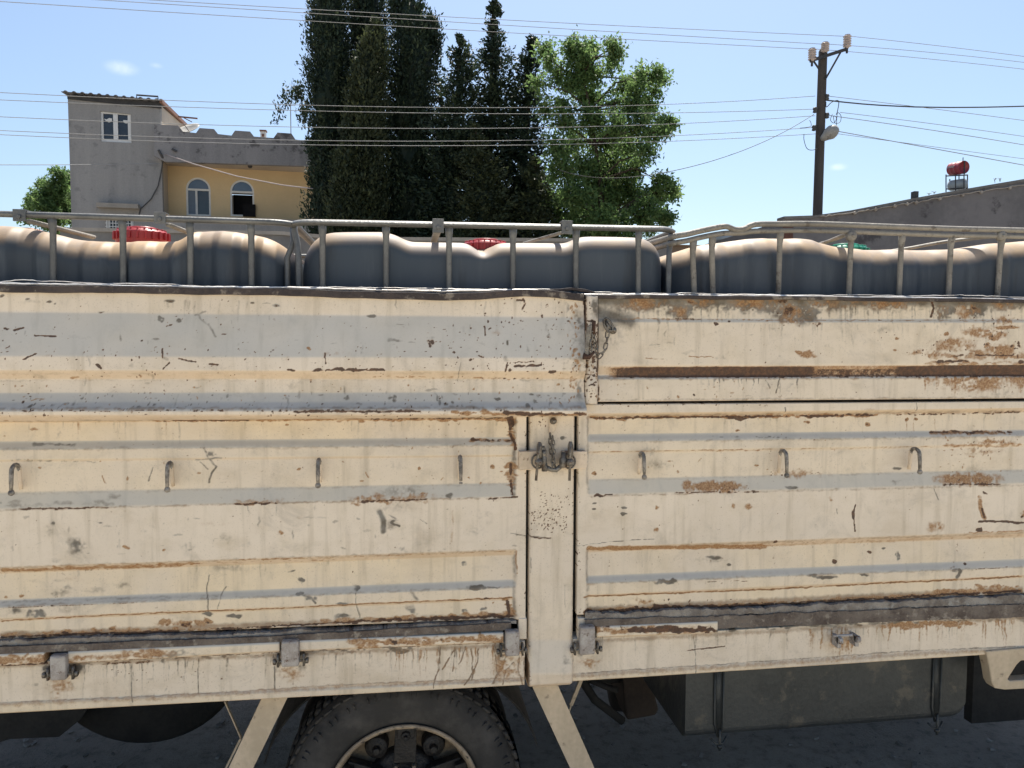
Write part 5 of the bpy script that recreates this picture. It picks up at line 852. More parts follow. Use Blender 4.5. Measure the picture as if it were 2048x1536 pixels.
b = MB(); a0, a1 = PP(372, 232, L.Wd(sR+.2, dB*.6, 0), L.w), PP(395, 237, L.Wd(sR+.2, dB*.6, 0), L.w); b.beam(PP(354, 233, L.Wd(sR, dB*.6, 0), L.w), a1, .08, .05); b.beam(PP(368, 236, L.Wd(sR, dB*.6, 0), L.w), PP(384, 244, L.Wd(sR, dB*.6, 0), L.w), .04, .03); b.build('roof_batten', M['brown_frame'], house)
f_ = L.w; b = MB(); pw = lambda u, v, d: PP(u, v, L.o+L.w*d, L.w)
b.tube([pw(274, 199, .8), pw(273, 190, .8), pw(316, 193, .8), pw(316, 203, .8)], .035, 6); b.build('roof_pipe', M['iron'], house)
# windows
def rect_win(u0, v0, u1, v1, d, parent, bars, glass, fw=.09, mark=False):
    a, zt_ = L.P(u0, v0, d); c, zb_ = L.P(u1, v1, d); f = MB(); L.box(f, a, a+fw, d-.02, d+.06, zb_, zt_); L.box(f, c-fw, c, d-.02, d+.06, zb_, zt_); L.box(f, a+fw, c-fw, d-.02, d+.06, zt_-fw, zt_); L.box(f, a+fw, c-fw, d-.02, d+.06, zb_, zb_+fw)
    for t in bars: x = a+(c-a)*t; L.box(f, x-fw*.75, x+fw*.75, d-.03, d+.055, zb_+fw, zt_-fw)
    w = f.build('window', M['white'], parent); g_ = MB(); L.box(g_, a+fw, c-fw, d+.03, d+.04, zb_+fw, zt_-fw); g_.build('pane', glass, w); return w, (a, c, zb_, zt_)
wn, q = rect_win(200, 221, 263, 287, .08, house, (.5,), M['glass'], .11)
for (pts) in ([(208, 237), (213, 239), (218, 236), (224, 237), (224, 243), (218, 245), (213, 243), (210, 240)], [(246, 240), (258, 241), (259, 246), (252, 247), (247, 245)]):
    pp = [pw(u, v, .085) for u, v in pts]; MB().add(pp, [tuple(range(len(pp)))]).build('paper_scrap', M['white'], wn)
b = MB(); L.box(b, lw0[0]-.25, lw1[0]+.25, -.35, -.002, lw0[1]+.25, lw0[1]+.42); b.build('window_hood', M['gcap'], house)
wn2, q2 = rect_win(212, 430, 268, 472, .08, house, (.5,), M['glass'], .10)
b = MB(); 
for i in range(9): t = q2[0]+(q2[1]-q2[0])*(i+.5)/9; L.box(b, t-.012, t+.012, -.08, -.06, q2[2], q2[3])
for i in range(6): z = q2[2]+(q2[3]-q2[2])*(i+.5)/6; L.box(b, q2[0], q2[1], -.059, -.045, z-.012, z+.012)
b.build('window_grille', M['white'], wn2)
# yellow wall with arched windows
YD = 1.1; yw0, yw1 = L.P(326, 400, YD)[0], L.P(700, 400, YD)[0]; zY = L.P(400, 322, YD)[1]+.4
def arch(u0, u1, vt, vb, d, inset=0.0, n=14):
    a, zb_ = L.P(u0, vb, d); c = L.P(u1, vb, d)[0]; zt_ = L.P((u0+u1)/2, vt, d)[1]; r_ = (c-a)/2; m_ = (a+c)/2; r2 = r_-inset
    return [(m_-r2, zb_+inset), (m_+r2, zb_+inset)]+[(m_+r2*math.cos(t), zt_-r_+r2*math.sin(t)) for t in np.linspace(0, math.pi, n)], (a, c, zb_, zt_, r_, m_)
AW = [(373, 422, 355, 431), (461, 509, 360, 432), (640, 688, 368, 436)]
A1 = [arch(*q, YD) for q in AW]
L.poly([(yw0, 0), (yw1, 0), (yw1, zY), (yw0, zY)], [q[0] for q in A1], YD, YD+.25, 'yellow_wall', M['yellow'], house)
for k_, (q, (lp, (a, c, zb_, zt_, r_, m_))) in enumerate(zip(AW, A1)):
    inn, _ = arch(*q, YD, .07); w = L.poly(lp, [inn], YD+.02, YD+.12, 'window', M['white'], house); zs = zt_-r_-.02
    b = MB(); L.box(b, a+.06, c-.06, YD+.015, YD+.11, zs-.04, zs+.04)
    if k_ == 0: L.box(b, m_-.12, m_-.04, YD+.01, YD+.11, zb_+.05, zs-.04)
    b.build('window_bar', M['white'], w)
    up = [(m_-r_+.07, zs+.04), (m_+r_-.07, zs+.04)]+[(m_+(r_-.07)*math.cos(t), zt_-r_+(r_-.07)*math.sin(t)) for t in np.linspace(.1, math.pi-.1, 12)]; L.poly(up, [], YD+.07, YD+.075, 'pane', M['glass_blue'], w)
    if k_ == 0:
        b = MB(); L.box(b, a+.07, m_-.10, YD+.07, YD+.08, zb_+.05, zs-.04); b.build('pane', M['curtain'], w); b = MB(); L.box(b, m_-.05, c-.07, YD+.07, YD+.08, zb_+.05, zs-.04); b.build('pane', M['glass'], w)
    else:
        b = MB(); L.box(b, a+.07, c-.07, YD+.5, YD+.52, zb_+.05, zs-.04); b.build('dark_room', M['inside'], w)
        if k_ == 1: b = MB(); L.box(b, c-.45, c+.05, YD-.12, YD+.2, zb_-.0, zb_+.5); b.build('window_box', M['inside'], w); 
# parapet with battlements, set forward of the yellow wall
PDp = -.35; pr = [(308, 311), (308, 249), (356, 251), (366, 263), (392, 266), (399, 256), (428, 258), (436, 268), (463, 271), (470, 261), (500, 263), (508, 273), (547, 276), (555, 265), (583, 267), (591, 279), (640, 284), (650, 272), (700, 274), (700, 335), (330, 323)]
L.poly([L.P(u, v, PDp) for u, v in pr], [], PDp, PDp+.22, 'parapet', M['parapet'], house)
z0_ = L.P(330, 322, PDp)[1]; b = MB(); L.box(b, L.P(318, 320, PDp)[0], yw1, PDp+.22, YD, z0_+.12, z0_+.30); b.build('roof_slab', M['cream_wall'], house)
b = MB(); L.box(b, sR, yw1, YD+.25, YD+9, L.P(400, 300, YD)[1]-.2, L.P(400, 300, YD)[1]); b.build('flat_roof', M['concrete'], house)
b = MB(); za = L.P(400, 432, YD-.9)[1]; L.box(b, sR+.0, yw1, .0, .15, 0, L.P(400, 433, 0)[1]); L.box(b, sR, yw1, .15, YD, L.P(400, 445, 0)[1]-.2, L.P(400, 445, 0)[1]); b.build('balcony_wall', M['concrete'], house)
for s_ in (yw1-.25,): b = MB(); L.box(b, s_, s_+.25, YD+.25, YD+9, 0, zY); b.build('end_wall', M['concrete'], house)
b = MB(); L.box(b, sL, yw1, YD+9, YD+9.25, 0, zY-.2); b.build('back_wall', M['concrete'], house)
b = MB(); b.tube([pw(326, 322, -.04), pw(322, 345, -.04), pw(316, 372, -.04), pw(302, 398, -.04), pw(281, 418, -.04), pw(276, 436, -.04)], .022, 6); b.tube([pw(317, 300, -.4), pw(322, 309, -.4), pw(327, 318, -.3)], .05, 6); b.tube([pw(344, 298, -.42), pw(353, 303, -.42)], .05, 6); b.build('wall_cable', M['cable'], house)
b = MB(); b.lathe(pw(500, 331, .3), (0, 0, 1), [(.06, -.10), (.10, -.02), (.03, .05)], 10); b.build('ceiling_lamp', M['iron'], house)
# dish, antenna, chimney ornament
p = pw(378, 262, .9); e = empty('satellite_dish', p-np.array([0, 0, .9]), 'white satellite dish on the house roof beside the sloping tower wall', 'satellite dish')
ax = np.array([-.25, -.55, .8]); ax /= np.linalg.norm(ax); b = MB(); prof = [(.02, 0), (.2, .02), (.36, .06), (.48, .11), (.48, .12), (.36, .075), (.2, .035), (.02, .015)]; b.lathe(p, ax, prof, 32); b.build('dish', M['lampgrey'], e, True); MB().tube([p-np.array([0, 0, .9]), p], .03, 8).build('mast', M['iron'], e); MB().tube([p-ax*.02, p+ax*.5+np.array([0, 0, -.2])], .015, 6).build('feed_arm', M['iron'], e)
p = pw(582, 275, .5); q = pw(581, 206, .5); e = empty('rooftop_antenna', p, 'thin straight antenna mast on the house roof beside the cypress', 'antenna'); MB().tube([p-np.array([0, 0, .6]), q], .018, 6).build('mast', M['lampgrey'], e); MB().tube([q-np.array([.2, 0, .1]), q+np.array([.2, 0, -.1])], .01, 6).build('crossbar', M['lampgrey'], e)
p = pw(527, 275, 1.2); t_ = pw(527, 262, 1.2); e = empty('chimney_pot', p-np.array([0, 0, .4]), 'small pale and red chimney pot behind the battlemented parapet', 'chimney'); r_ = .11; MB().box(p[0]-r_, p[0]+r_, p[1]-r_, p[1]+r_, p[2]-.4, t_[2]-.04).build('shaft', M['white'], e, bevel=.01); MB().box(p[0]-r_-.03, p[0]+r_+.03, p[1]-r_-.03, p[1]+r_+.03, t_[2]-.04, t_[2]+.02).build('cap', M['brown_frame'], e, bevel=.01); b = MB(); b.box(p[0]-.05, p[0]+.05, p[1]-r_-.012, p[1]-r_-.002, p[2]-.0, p[2]+.12); b.build('vent', M['brown_frame'], e)
# ================================================================== garden wall
def wall_px(name, pts, depth, mat, capm_, label, cat, th=.25):
    p0 = PD(pts[0][0], pts[0][1], depth); e = empty(name, (p0[0], p0[1], 0), label, cat); Y0 = p0[1]
    T = [PY(u, v, Y0) for u, v in pts]; b = MB(); c = MB()
    for a, d in zip(T[:-1], T[1:]):
        b.hexa([(a[0], Y0, 0), (a[0], Y0+th, 0), (d[0], Y0+th, 0), (d[0], Y0, 0), (a[0], Y0, a[2]-.08), (a[0], Y0+th, a[2]-.08), (d[0], Y0+th, d[2]-.08), (d[0], Y0, d[2]-.08)])
        c.hexa([(a[0], Y0-.05, a[2]-.08), (a[0], Y0+th+.05, a[2]-.08), (d[0], Y0+th+.05, d[2]-.08), (d[0], Y0-.05, d[2]-.08), (a[0], Y0-.05, a[2]), (a[0], Y0+th+.05, a[2]), (d[0], Y0+th+.05, d[2]), (d[0], Y0-.05, d[2])])
    b.build('wall_face', mat, e); c.build('coping', capm_, e); return e
wall_px('garden_wall', [(120, 455), (560, 463), (700, 474), (1130, 477), (1340, 480)], 17, M['gwall'], M['gcap'], 'long weathered grey garden wall running behind the tanks below the trees', 'wall')
# far left red roofed house and distant sheds
def shed(u0, u1, vt, vroof, depth, label, wallm, roofm, nm='far_house'):
    a = PD(u0, vt, depth); c = PD(u1, vt, depth); r0 = PD((u0+u1)/2, vroof, depth)[2]; e = empty(nm, (a[0], a[1], 0), label, 'house'); z = a[2]; Y = a[1]
    MB().box(a[0], c[0], Y, Y+7, 0, z).build('wall', wallm, e)
    x0, x1 = a[0]-.4, c[0]+.4; b = MB(); b.add([(x0, Y-.4, z), (x1, Y-.4, z), (x1, Y+7.4, z), (x0, Y+7.4, z), (x0+1.2, Y+3.5, r0), (x1-1.2, Y+3.5, r0)], [(0, 1, 5, 4), (2, 3, 4, 5), (1, 2, 5), (3, 0, 4), (3, 2, 1, 0)]); b.build('roof', roofm, e)
    b = MB()
    for i in range(3): xx = a[0]+(c[0]-a[0])*(i+.5)/3; b = MB(); b.box(xx-.5, xx+.5, Y-.03, Y-.004, z*.45, z*.75); b.build('window', M['glass'], e)
    return e
shed(-160, 36, 452, 440, 55, 'low pale house with a faded clay roof at the far left edge', M['cream_wall'], M['roof_red'])
shed(1300, 1470, 490, 477, 42, 'low tan building seen behind the gap between middle and right tanks', M['tan'], M['tan'])
b = PD(1480, 478, 34); 
e = empty('grey_shed', (b[0], b[1], 0), 'dark grey sloping shed roof peeking under the buckled cage rail', 'shed'); q = [PY(u, v, b[1]) for u, v in ((1475, 480), (1530, 463), (1600, 462), (1660, 480))]; k = 4; bk = [x+np.array([0, 6, 0]) for x in q]; lo = [np.array([x[0], x[1], 0]) for x in q]; lob = [np.array([x[0], x[1], 0]) for x in bk]
MB().add(q+bk, [(0, 1, 5, 4), (1, 2, 6, 5), (2, 3, 7, 6)]).build('roof', M['coping'], e); MB().add(q+lo+bk+lob, [(0, 4, 5, 1), (1, 5, 6, 2), (2, 6, 7, 3), (8, 9, 13, 12), (9, 10, 14, 13), (10, 11, 15, 14)]).build('wall', M['wallgrey'], e)
p = PD(1447, 476, 40); e = empty('roof_water_tank', (p[0], p[1], p[2]-.4), 'tiny grey water tank on the tan building roof under the bent rail', 'water tank'); MB().lathe(p+np.array([-.35, 0, 0]), (1, 0, 0), [(.05, -.3), (.22, -.25), (.25, 0), (.22, .8), (.05, .85)], 16).build('drum', M['pale_tank'], e, True); MB().box(p[0]-.4, p[0]+.4, p[1]-.2, p[1]+.2, p[2]-.6, p[2]-.2).build('stand', M['iron'], e)
# ================================================================== grey gable building at right
GY = PD(1700, 400, 20)[1]; gp = lambda u, v, y=0: PY(u, v, GY+y)
e = empty('gable_building', (gp(1800, 600)[0], GY, 0), 'long dark grey rendered building with sloping top edge behind the right tank', 'building')
top = [(1567, 433), (1628, 431), (1700, 421), (1830, 396), (1900, 383), (2048, 358), (2300, 318)]
T = [gp(u, v) for u, v in top]; b = MB()
for a, c in zip(T[:-1], T[1:]): b.hexa([(a[0], GY, 0), (a[0], GY+.3, 0), (c[0], GY+.3, 0), (c[0], GY, 0), (a[0], GY, a[2]-.07), (a[0], GY+.3, a[2]-.07), (c[0], GY+.3, c[2]-.07), (c[0], GY, c[2]-.07)])
b.build('wall', M['wallgrey'], e); b = MB()
for a, c in zip(T[:-1], T[1:]): b.hexa([(a[0], GY-.03, a[2]-.07), (a[0], GY+.35, a[2]-.07), (c[0], GY+.35, c[2]-.07), (c[0], GY-.03, c[2]-.07), (a[0], GY-.03, a[2]), (a[0], GY+.35, a[2]), (c[0], GY+.35, c[2]), (c[0], GY-.03, c[2])])
b.build('coping', M['coping'], e)
rr2 = random.Random(5); pts = []
for u in range(1640, 2300, 6): v = np.interp(u, [p[0] for p in top], [p[1] for p in top])+np.interp(u, [1640, 1900, 2100], [4, 9, 12])+rr2.gauss(0, .5)+(1.6 if rr2.random() < .06 else 0); pts.append(gp(u, v, -.05))
MB().tube(pts, .022, 6, sq=.7).build('roof_membrane', M['membrane'], e, True)
b = MB()
for u in (1710, 1752, 1790, 1815, 1833, 1880, 1926, 1963, 2020): v = np.interp(u, [p[0] for p in top], [p[1] for p in top])+np.interp(u, [1640, 1900, 2100], [5, 11, 14]); p = gp(u, v, -.06); b = MB(); b.lathe(p, (0, 1, 0), [(.04, -.02), (.05, .02)], 8); b.build('fixing_knot', M['membrane'], e)
a, c = gp(1567, 440), gp(1586, 440); MB().box(a[0]-.02, c[0], GY-.02, GY-.003, 0, gp(1570, 441)[2]-.05).build('brick_corner', M['brick'], e)
x9 = T[-1][0]; MB().add([(T[1][0], GY+.3, T[1][2]-.08), (x9, GY+.3, T[-1][2]-.08), (x9, GY+9, T[-1][2]-.08), (T[1][0], GY+9, T[1][2]-.08)], [(0, 1, 2, 3)]).build('roof', M['coping'], e)
MB().box(T[0][0], x9, GY+9, GY+9.3, 0, T[0][2]-.1).box(T[0][0], T[0][0]+.3, GY+.3, GY+9, 0, T[0][2]-.1).build('rear_wall', M['wallgrey'], e)
a = gp(1833, 393, .1); MB().box(a[0]-.06, a[0]+.06, a[1], a[1]+.15, a[2]-.05, a[2]+.14).build('vent_stub', M['iron'], e)
for (u, v, h) in ((1990, 366, 10), (2000, 364, 8), (1868, 388, 5), (1858, 390, 4)):
    p = gp(u, v, .15); w_ = empty('roof_weed', p, None, None); tag(w_, 'dry weed tuft growing on the gable coping'+{1990: ', tallest one', 2000: ', just right of the tallest', 1868: ', left of the red drum', 1858: ', leftmost and smallest'}[u], 'weed', 'weeds on the gable coping'); b = MB()
    for k in range(5): b.tube([p, p+np.array([random.uniform(-.03, .03), 0, h/1539*20*.6]), p+np.array([random.uniform(-.08, .08), 0, h/1539*20])], .006, 4)
    b.build('stalks', M['pale_tank'], w_)
# drum and lower tank on a stand
BY = GY+.9; pb = lambda u, v, y=0: PY(u, v, BY+y)
e = empty('drum_stand', (pb(1914, 380)[0], BY, pb(1914, 380)[2]), 'thin dark metal frame carrying the red drum on the gable', 'stand'); b = MB()
for (u, y) in ((1892, 0), (1935, 0), (1911, -.25), (1928, -.25), (1918, .45)): b.tube([pb(u, 384, y), pb(u, 349, y)], .016, 6)
for (v) in (352, 378): b.tube([pb(1892, v, 0), pb(1911, v-1, -.25), pb(1935, v-2, 0)], .018, 6)
b.tube([pb(1892, 352), pb(1935, 350)], .018, 6); b.build('frame', M['iron'], e)
def drum(c0, c1, r_, name, mat, parent, caps=True):
    d = np.array(c1)-np.array(c0); Ln_ = np.linalg.norm(d); d = d/Ln_; b = MB(); b.lathe(c0, d, [(r_*.9, .0), (r_, .015), (r_, .03), (r_*.985, .05), (r_*.985, Ln_*.32), (r_*1.015, Ln_*.34), (r_*.985, Ln_*.36), (r_*.985, Ln_*.64), (r_*1.015, Ln_*.66), (r_*.985, Ln_*.68), (r_*.985, Ln_-.05), (r_, Ln_-.03), (r_, Ln_), (r_*.93, Ln_+.002), (r_*.92, Ln_-.015)], 40); return b.build(name, mat, parent, True), d, Ln_
c1 = pb(1928, 334.5, -.28); c0 = pb(1903, 338.5, .18); DR = .175
e = empty('red_drum', (c0+c1)/2-np.array([0, 0, DR]), 'red steel drum with faded white lettering lying on its side above the gable', 'drum'); o_, d_, Ld = drum(c0, c1, DR, 'shell', M['barrel'], e)
# faded unreadable lettering: small strokes on the shell
nrm = np.array([d_[1], -d_[0], 0.]); nrm /= np.linalg.norm(nrm); b = MB(); upv = np.array([0, 0, 1.])
for i in range(6):
    base_ = c0+d_*(.05+i*.045)
    for (ox, oz0, oz1) in ((.0, .0, .055), (.022, .005, .05)):
        for (z0__, z1__) in ((oz0, oz1),):
            th0, th1 = z0__/DR+.05, z1__/DR+.05; pA = base_+d_*ox+(nrm*math.cos(th0)+upv*math.sin(th0))*(DR+.002); pB = base_+d_*ox+(nrm*math.cos(th1)+upv*math.sin(th1))*(DR+.002); b.tube([pA, pB], .005, 4)
    th = (.05 if i % 2 else .005)/DR+.05; pA = base_+(nrm*math.cos(th)+upv*math.sin(th))*(DR+.002); b.tube([pA, pA+d_*.022], .005, 4)
b.build('lettering', M['letter'], e)
MB().tube([c1+np.array([.0, .05, DR]), c1+np.array([.0, .05, DR+.10])], .012, 6).build('pipe', M['iron'], e); MB().box(c1[0]-.012, c1[0]+.012, c1[1]-.03, c1[1]-.008, c1[2]-DR-.02, c1[2]+DR+.0).build('front_bar', M['iron'], e)
k0 = pb(1899, 372, .1); k1 = pb(1931, 367, -.1); e = empty('lower_roof_tank', (k0+k1)/2-np.array([0, 0, .15]), 'pale grey round ended tank beneath the red drum', 'water tank'); d = (k1-k0); Ln_ = np.linalg.norm(d); b = MB(); b.lathe(k0, d, [(.02, -.06), (.10, -.04), (.14, .02), (.145, .06), (.145, Ln_-.06), (.14, Ln_-.02), (.10, Ln_+.04), (.02, Ln_+.06)], 28); b.build('shell', M['pale_tank'], e, True)
MB().tube([k0+np.array([0, 0, .13]), k0+np.array([0, 0, .19])], .02, 6).build('spout', M['pale_tank'], e)
# ================================================================== utility pole
PDEP = 24; pc = PD(1641, 300, PDEP); PYY = pc[1]; pp_ = lambda u, v, y=0: PY(u, v, PYY+y)
pole = empty('utility_pole', (pp_(1636, 430)[0], PYY, 0), 'tall dark timber utility pole with three insulators and a street lamp head', 'utility pole')
bt, tp_ = pp_(1635, 430), pp_(1646, 103); d = tp_-bt; base_ = bt-d*(bt[2]/d[2])
b = MB(); n_ = 26; b.tube([base_+(tp_-base_)*t for t in np.linspace(0, 1, n_)]+[tp_+np.array([0, 0, .08])], [.165-.035*t for t in np.linspace(0, 1, n_)]+[.09], 16); b.build('shaft', M['pole'], pole, True)
A_, B_ = pp_(1620, 122, -.25), pp_(1694, 98, -.25); b = MB(); b.beam(A_, B_, .07, .09); b.build('cross_arm', M['iron'], pole)
b = MB(); b.beam(pp_(1627, 122, -.24), pp_(1638, 138, -.15), .04, .04); b.build('arm_brace', M['iron'], pole); b = MB(); b.beam(pp_(1682, 103, -.24), pp_(1651, 158, -.15), .05, .05); b.build('arm_brace', M['iron'], pole)
ins = {}
for (u, vb, vt) in ((1624, 123, 96), (1650, 105, 84), (1694, 97, 69)):
    p, t = pp_(u, vb, -.25), pp_(u, vt, -.25); h = t[2]-p[2]; b = MB(); prof = [(.05, 0)]
    for i in range(5): z = h*(.12+.17*i); prof += [(.07, z), (.125, z+h*.03), (.12, z+h*.06), (.07, z+h*.10)]
    prof += [(.09, h*.97), (.05, h)]; b.lathe(p, (0, 0, 1), prof, 20); b.build('insulator', M['insul'], pole, True); MB().tube([p-np.array([0, 0, .14]), p+np.array([0, 0, .02])], .035, 8).build('insulator_pin', M['iron'], pole); ins[u] = t
for (u, v) in ((1654, 194), (1630, 220), (1654, 231), (1628, 256)):
    p = pp_(u, v, -.12); MB().lathe(p, (0, 0, 1), [(.03, -.09), (.07, -.07), (.05, -.01), (.075, .03), (.05, .08)], 12).build('spool_insulator', M['cable'], pole, True)
# lamp head: elongated bowl pointing to the camera side right
p0, p1 = pp_(1646, 277, -.12), pp_(1672, 257, -.75); d = p1-p0; Ln_ = np.linalg.norm(d); b = MB(); b.lathe(p0, d, [(.05, -.05), (.10, 0), (.14, Ln_*.25), (.19, Ln_*.5), (.2, Ln_*.7), (.15, Ln_*.92), (.06, Ln_)], 20); lh = b.build('lamp_head', M['lampgrey'], pole, True)
b = MB(); b.lathe(p0+d*.3+np.array([0, -.03, -.05]), d, [(.05, 0), (.13, Ln_*.12), (.165, Ln_*.3), (.14, Ln_*.5), (.05, Ln_*.58)], 20); b.build('lamp_bowl', M['lens'], lh, True)
MB().tube([pp_(1638, 282, 0), p0], .035, 8).build('lamp_arm', M['iron'], pole)
def wob(pts, r, name, mat=M['cable']): MB().tube(crr([pp_(u, v, y) for u, v, y in pts])[6:-12], r, 5).build(name, mat, pole, True)
wob([(1652, 200, -.1), (1652, 204, -.1), (1653, 214, -.15), (1664, 204, -.15), (1677, 202, -.15), (1675, 222, -.15), (1672, 230, -.15), (1672, 232, -.15)], .013, 'loose_cable')
wob([(1670, 222, -.2), (1665, 228, -.2), (1661, 240, -.2), (1668, 246, -.2), (1673, 236, -.2), (1667, 232, -.2), (1670, 246, -.2), (1680, 244, -.2), (1682, 232, -.2), (1675, 226, -.2), (1673, 248, -.2), (1672, 254, -.3), (1672, 256, -.3)], .009, 'loose_cable')
wob([(1608, 260, -.1), (1608, 268, -.1), (1608, 280, -.1), (1614, 297, -.1), (1626, 300, -.1), (1638, 294, -.1), (1648, 280, -.15), (1650, 278, -.15)], .010, 'loose_cable')
wob([(1596, 257, -.1), (1600, 256, -.1), (1612, 255, -.1), (1622, 252, -.1), (1621, 243, -.1), (1618, 241, -.1), (1617, 240, -.1)], .008, 'loose_cable')
def plane_wire(pts, pA, pB, r, mat, label, name='power_line', grp_='overhead lines on the pole', seg=26):
    dA = pB-pA; nn = np.array([-dA[1], dA[0], 0.]); nn /= np.linalg.norm(nn); P3 = [PP(u, v, pA, nn) for u, v in pts]
    # smooth sag through the given points
    t = np.array([np.dot(p-P3[0], dA)/np.dot(dA, dA) for p in P3]); z = np.array([p[2] for p in P3]); deg = min(2, len(pts)-1); cf = np.polyfit(t, z, deg) if len(pts) < 5 else None
    ts, zs_ = (t, z) if t[-1] > t[0] else (t[::-1], z[::-1]); tt = np.linspace(t[0], t[-1], seg); out = []
    for q in tt:
        i = min(len(t)-2, max(0, int(np.searchsorted(t, q)-1))); 
        zz = np.polyval(cf, q) if cf is not None else float(np.interp(q, ts, zs_)); out.append((P3[0][0]+dA[0]*(q-t[0]), P3[0][1]+dA[1]*(q-t[0]), zz))
    o = MB().tube(out, r, 5).build(name, mat, None, True); tag(o, label, 'power line', grp_); return o
LE = PD(-500, 0, 17)
for pts, a, lab in (([(-500, -50), (560, 14), (1400, 61), (1693, 72)], 1694, 'highest wire running left from the rightmost insulator'), ([(-500, -45), (560, 22), (1400, 75), (1650, 88)], 1650, 'second highest wire running left from the pole top insulator'), ([(-500, -30), (560, 38), (1400, 87), (1622, 98)], 1624, 'third highest wire running left from the leftmost insulator')):
    plane_wire(pts, ins[a], LE, .008, M['wire'], lab)
pA = pp_(1632, 200)
for pts, lab in (([(-500, 160), (0, 184), (560, 210), (1400, 205), (1634, 193)], 'uppermost of the five sagging wires crossing the house and trees'), ([(-500, 176), (0, 199), (560, 221), (1400, 224), (1629, 219)], 'second of the five sagging wires crossing the house and trees'), ([(-500, 208), (0, 233), (560, 254), (1400, 245), (1634, 232)], 'third of the five sagging wires crossing the house and trees'), ([(-500, 234), (0, 260), (560, 281), (1400, 268), (1627, 256)], 'fourth of the five sagging wires crossing the house and trees'), ([(-500, 240), (0, 269), (560, 289), (1400, 280), (1634, 268)], 'lowest of the five sagging wires crossing the house and trees')):
    cf = np.polyfit([p[0] for p in pts], [p[1] for p in pts], 3); us = np.linspace(pts[0][0], pts[-1][0], 30); plane_wire([(u, np.polyval(cf, u)) for u in us], pA, PD(-500, 0, 19), .0088, M['wire'], lab, seg=40)
hc = L.Wd(*((lambda q: (q[0], -.4, q[1]))(L.P(330, 308, -.4))))
pts = [(330, 308), (385, 328), (470, 353), (560, 371), (620, 378)]; plane_wire(pts, hc, PD(1100, 340, 22), .02, M['insul'], 'pale service cable sagging from the house parapet corner towards the cypresses', 'service_cable', 'service cables')
pts = [(1120, 341), (1180, 352), (1240, 357), (1290, 356), (1350, 345), (1400, 332), (1460, 314), (1520, 292), (1580, 262), (1628, 228)]; cf = np.polyfit([p[0] for p in pts], [p[1] for p in pts], 4); plane_wire([(u, np.polyval(cf, u)) for u in np.linspace(1120, 1628, 24)], pp_(1628, 228, -.1), PD(1120, 341, 20.5), .0095, M['cable'], 'single cable dropping left from the pole across the green tree', 'service_cable', 'service cables', 30)
plane_wire([(-300, 327), (0, 330), (322, 328)], hc, PD(-300, 330, 24), .012, M['wire'], 'lone low wire entering from the left to the house corner', 'service_cable', 'service cables')
RE = PD(2500, 0, 27)
for pts, a, lab in (([(1694, 72), (1870, 90), (2048, 113), (2500, 180)], ins[1694], 'highest wire running right from the rightmost insulator'), ([(1650, 88), (1850, 103), (2048, 125), (2500, 190)], ins[1650], 'second highest wire running right from the pole'), ([(1624, 97), (1700, 104), (1850, 117), (2048, 138), (2500, 200)], ins[1624], 'third highest wire running right from the pole')):
    cf = np.polyfit([p[0] for p in pts], [p[1] for p in pts], 2); plane_wire([(u, np.polyval(cf, u)) for u in np.linspace(pts[0][0], 2500, 12)], a, RE, .008, M['wire'], lab)
for pts, r_, mt, lab in (([(1652, 200), (1700, 206), (1800, 213), (1920, 216), (2048, 215), (2500, 205)], .022, 'cable', 'thick dark cable running right from the pole'), ([(1656, 193), (1760, 202), (1880, 220), (2048, 239), (2500, 300)], .009, 'wire', 'thin wire running right just below the thick dark cable'), ([(1680, 225), (1800, 238), (2048, 271), (2500, 340)], .009, 'wire', 'thin wire running right from the pole above the lamp, upper of a pair'), ([(1656, 231), (1800, 249), (2048, 287), (2500, 365)], .011, 'wire', 'thin wire running right from the pole above the lamp, lower of a pair'), ([(1674, 262), (1800, 284), (2048, 326), (2500, 405)], .013, 'wire', 'darker wire running right from beside the lamp head'), ([(1674, 267), (1850, 291), (2048, 315), (2500, 372)], .008, 'wire', 'fainter wire running right from beside the lamp head')):
    cf = np.polyfit([p[0] for p in pts], [p[1] for p in pts], 2 if mt == 'wire' else 3); plane_wire([(u, np.polyval(cf, u)) for u in np.linspace(pts[0][0], 2500, 14)], pp_(1654, 200, -.1), RE, r_, M[mt], lab)
# ================================================================== trees
def leaves(name, C, Sz, mat, parent, up=None, elong=2.0, spread=1.0, seed=0, tn=None):
    """C: centres (n,3), Sz: sizes (n). Each leaf is a folded kite of two triangles-pairs."""
    r = np.random.default_rng(seed); n_ = len(C)
    ax = r.normal(size=(n_, 3))*spread
    if up is not None: ax = ax+up
    ax /= np.linalg.norm(ax, axis=1, keepdims=True); h = r.normal(size=(n_, 3)); h -= ax*(h*ax).sum(1, keepdims=True); h /= np.linalg.norm(h, axis=1, keepdims=True); k = np.cross(ax, h); Sz = Sz[:, None]
    a = C-ax*Sz*.5; t = C+ax*Sz*.5; l = C+h*Sz/elong*.5+k*Sz*.06-ax*Sz*.05; q = C-h*Sz/elong*.5+k*Sz*.06-ax*Sz*.05
    V = np.stack([a, q, t, l], 1).reshape(-1, 3); Q = np.arange(n_*4).reshape(-1, 4)
    tint = np.repeat(np.clip((r.normal(.4, .25, n_) if tn is None else tn+r.normal(0, .13, n_)), 0, 1), 4); return np_mesh(name, V, Q, mat, parent, False, {'tint': tint})
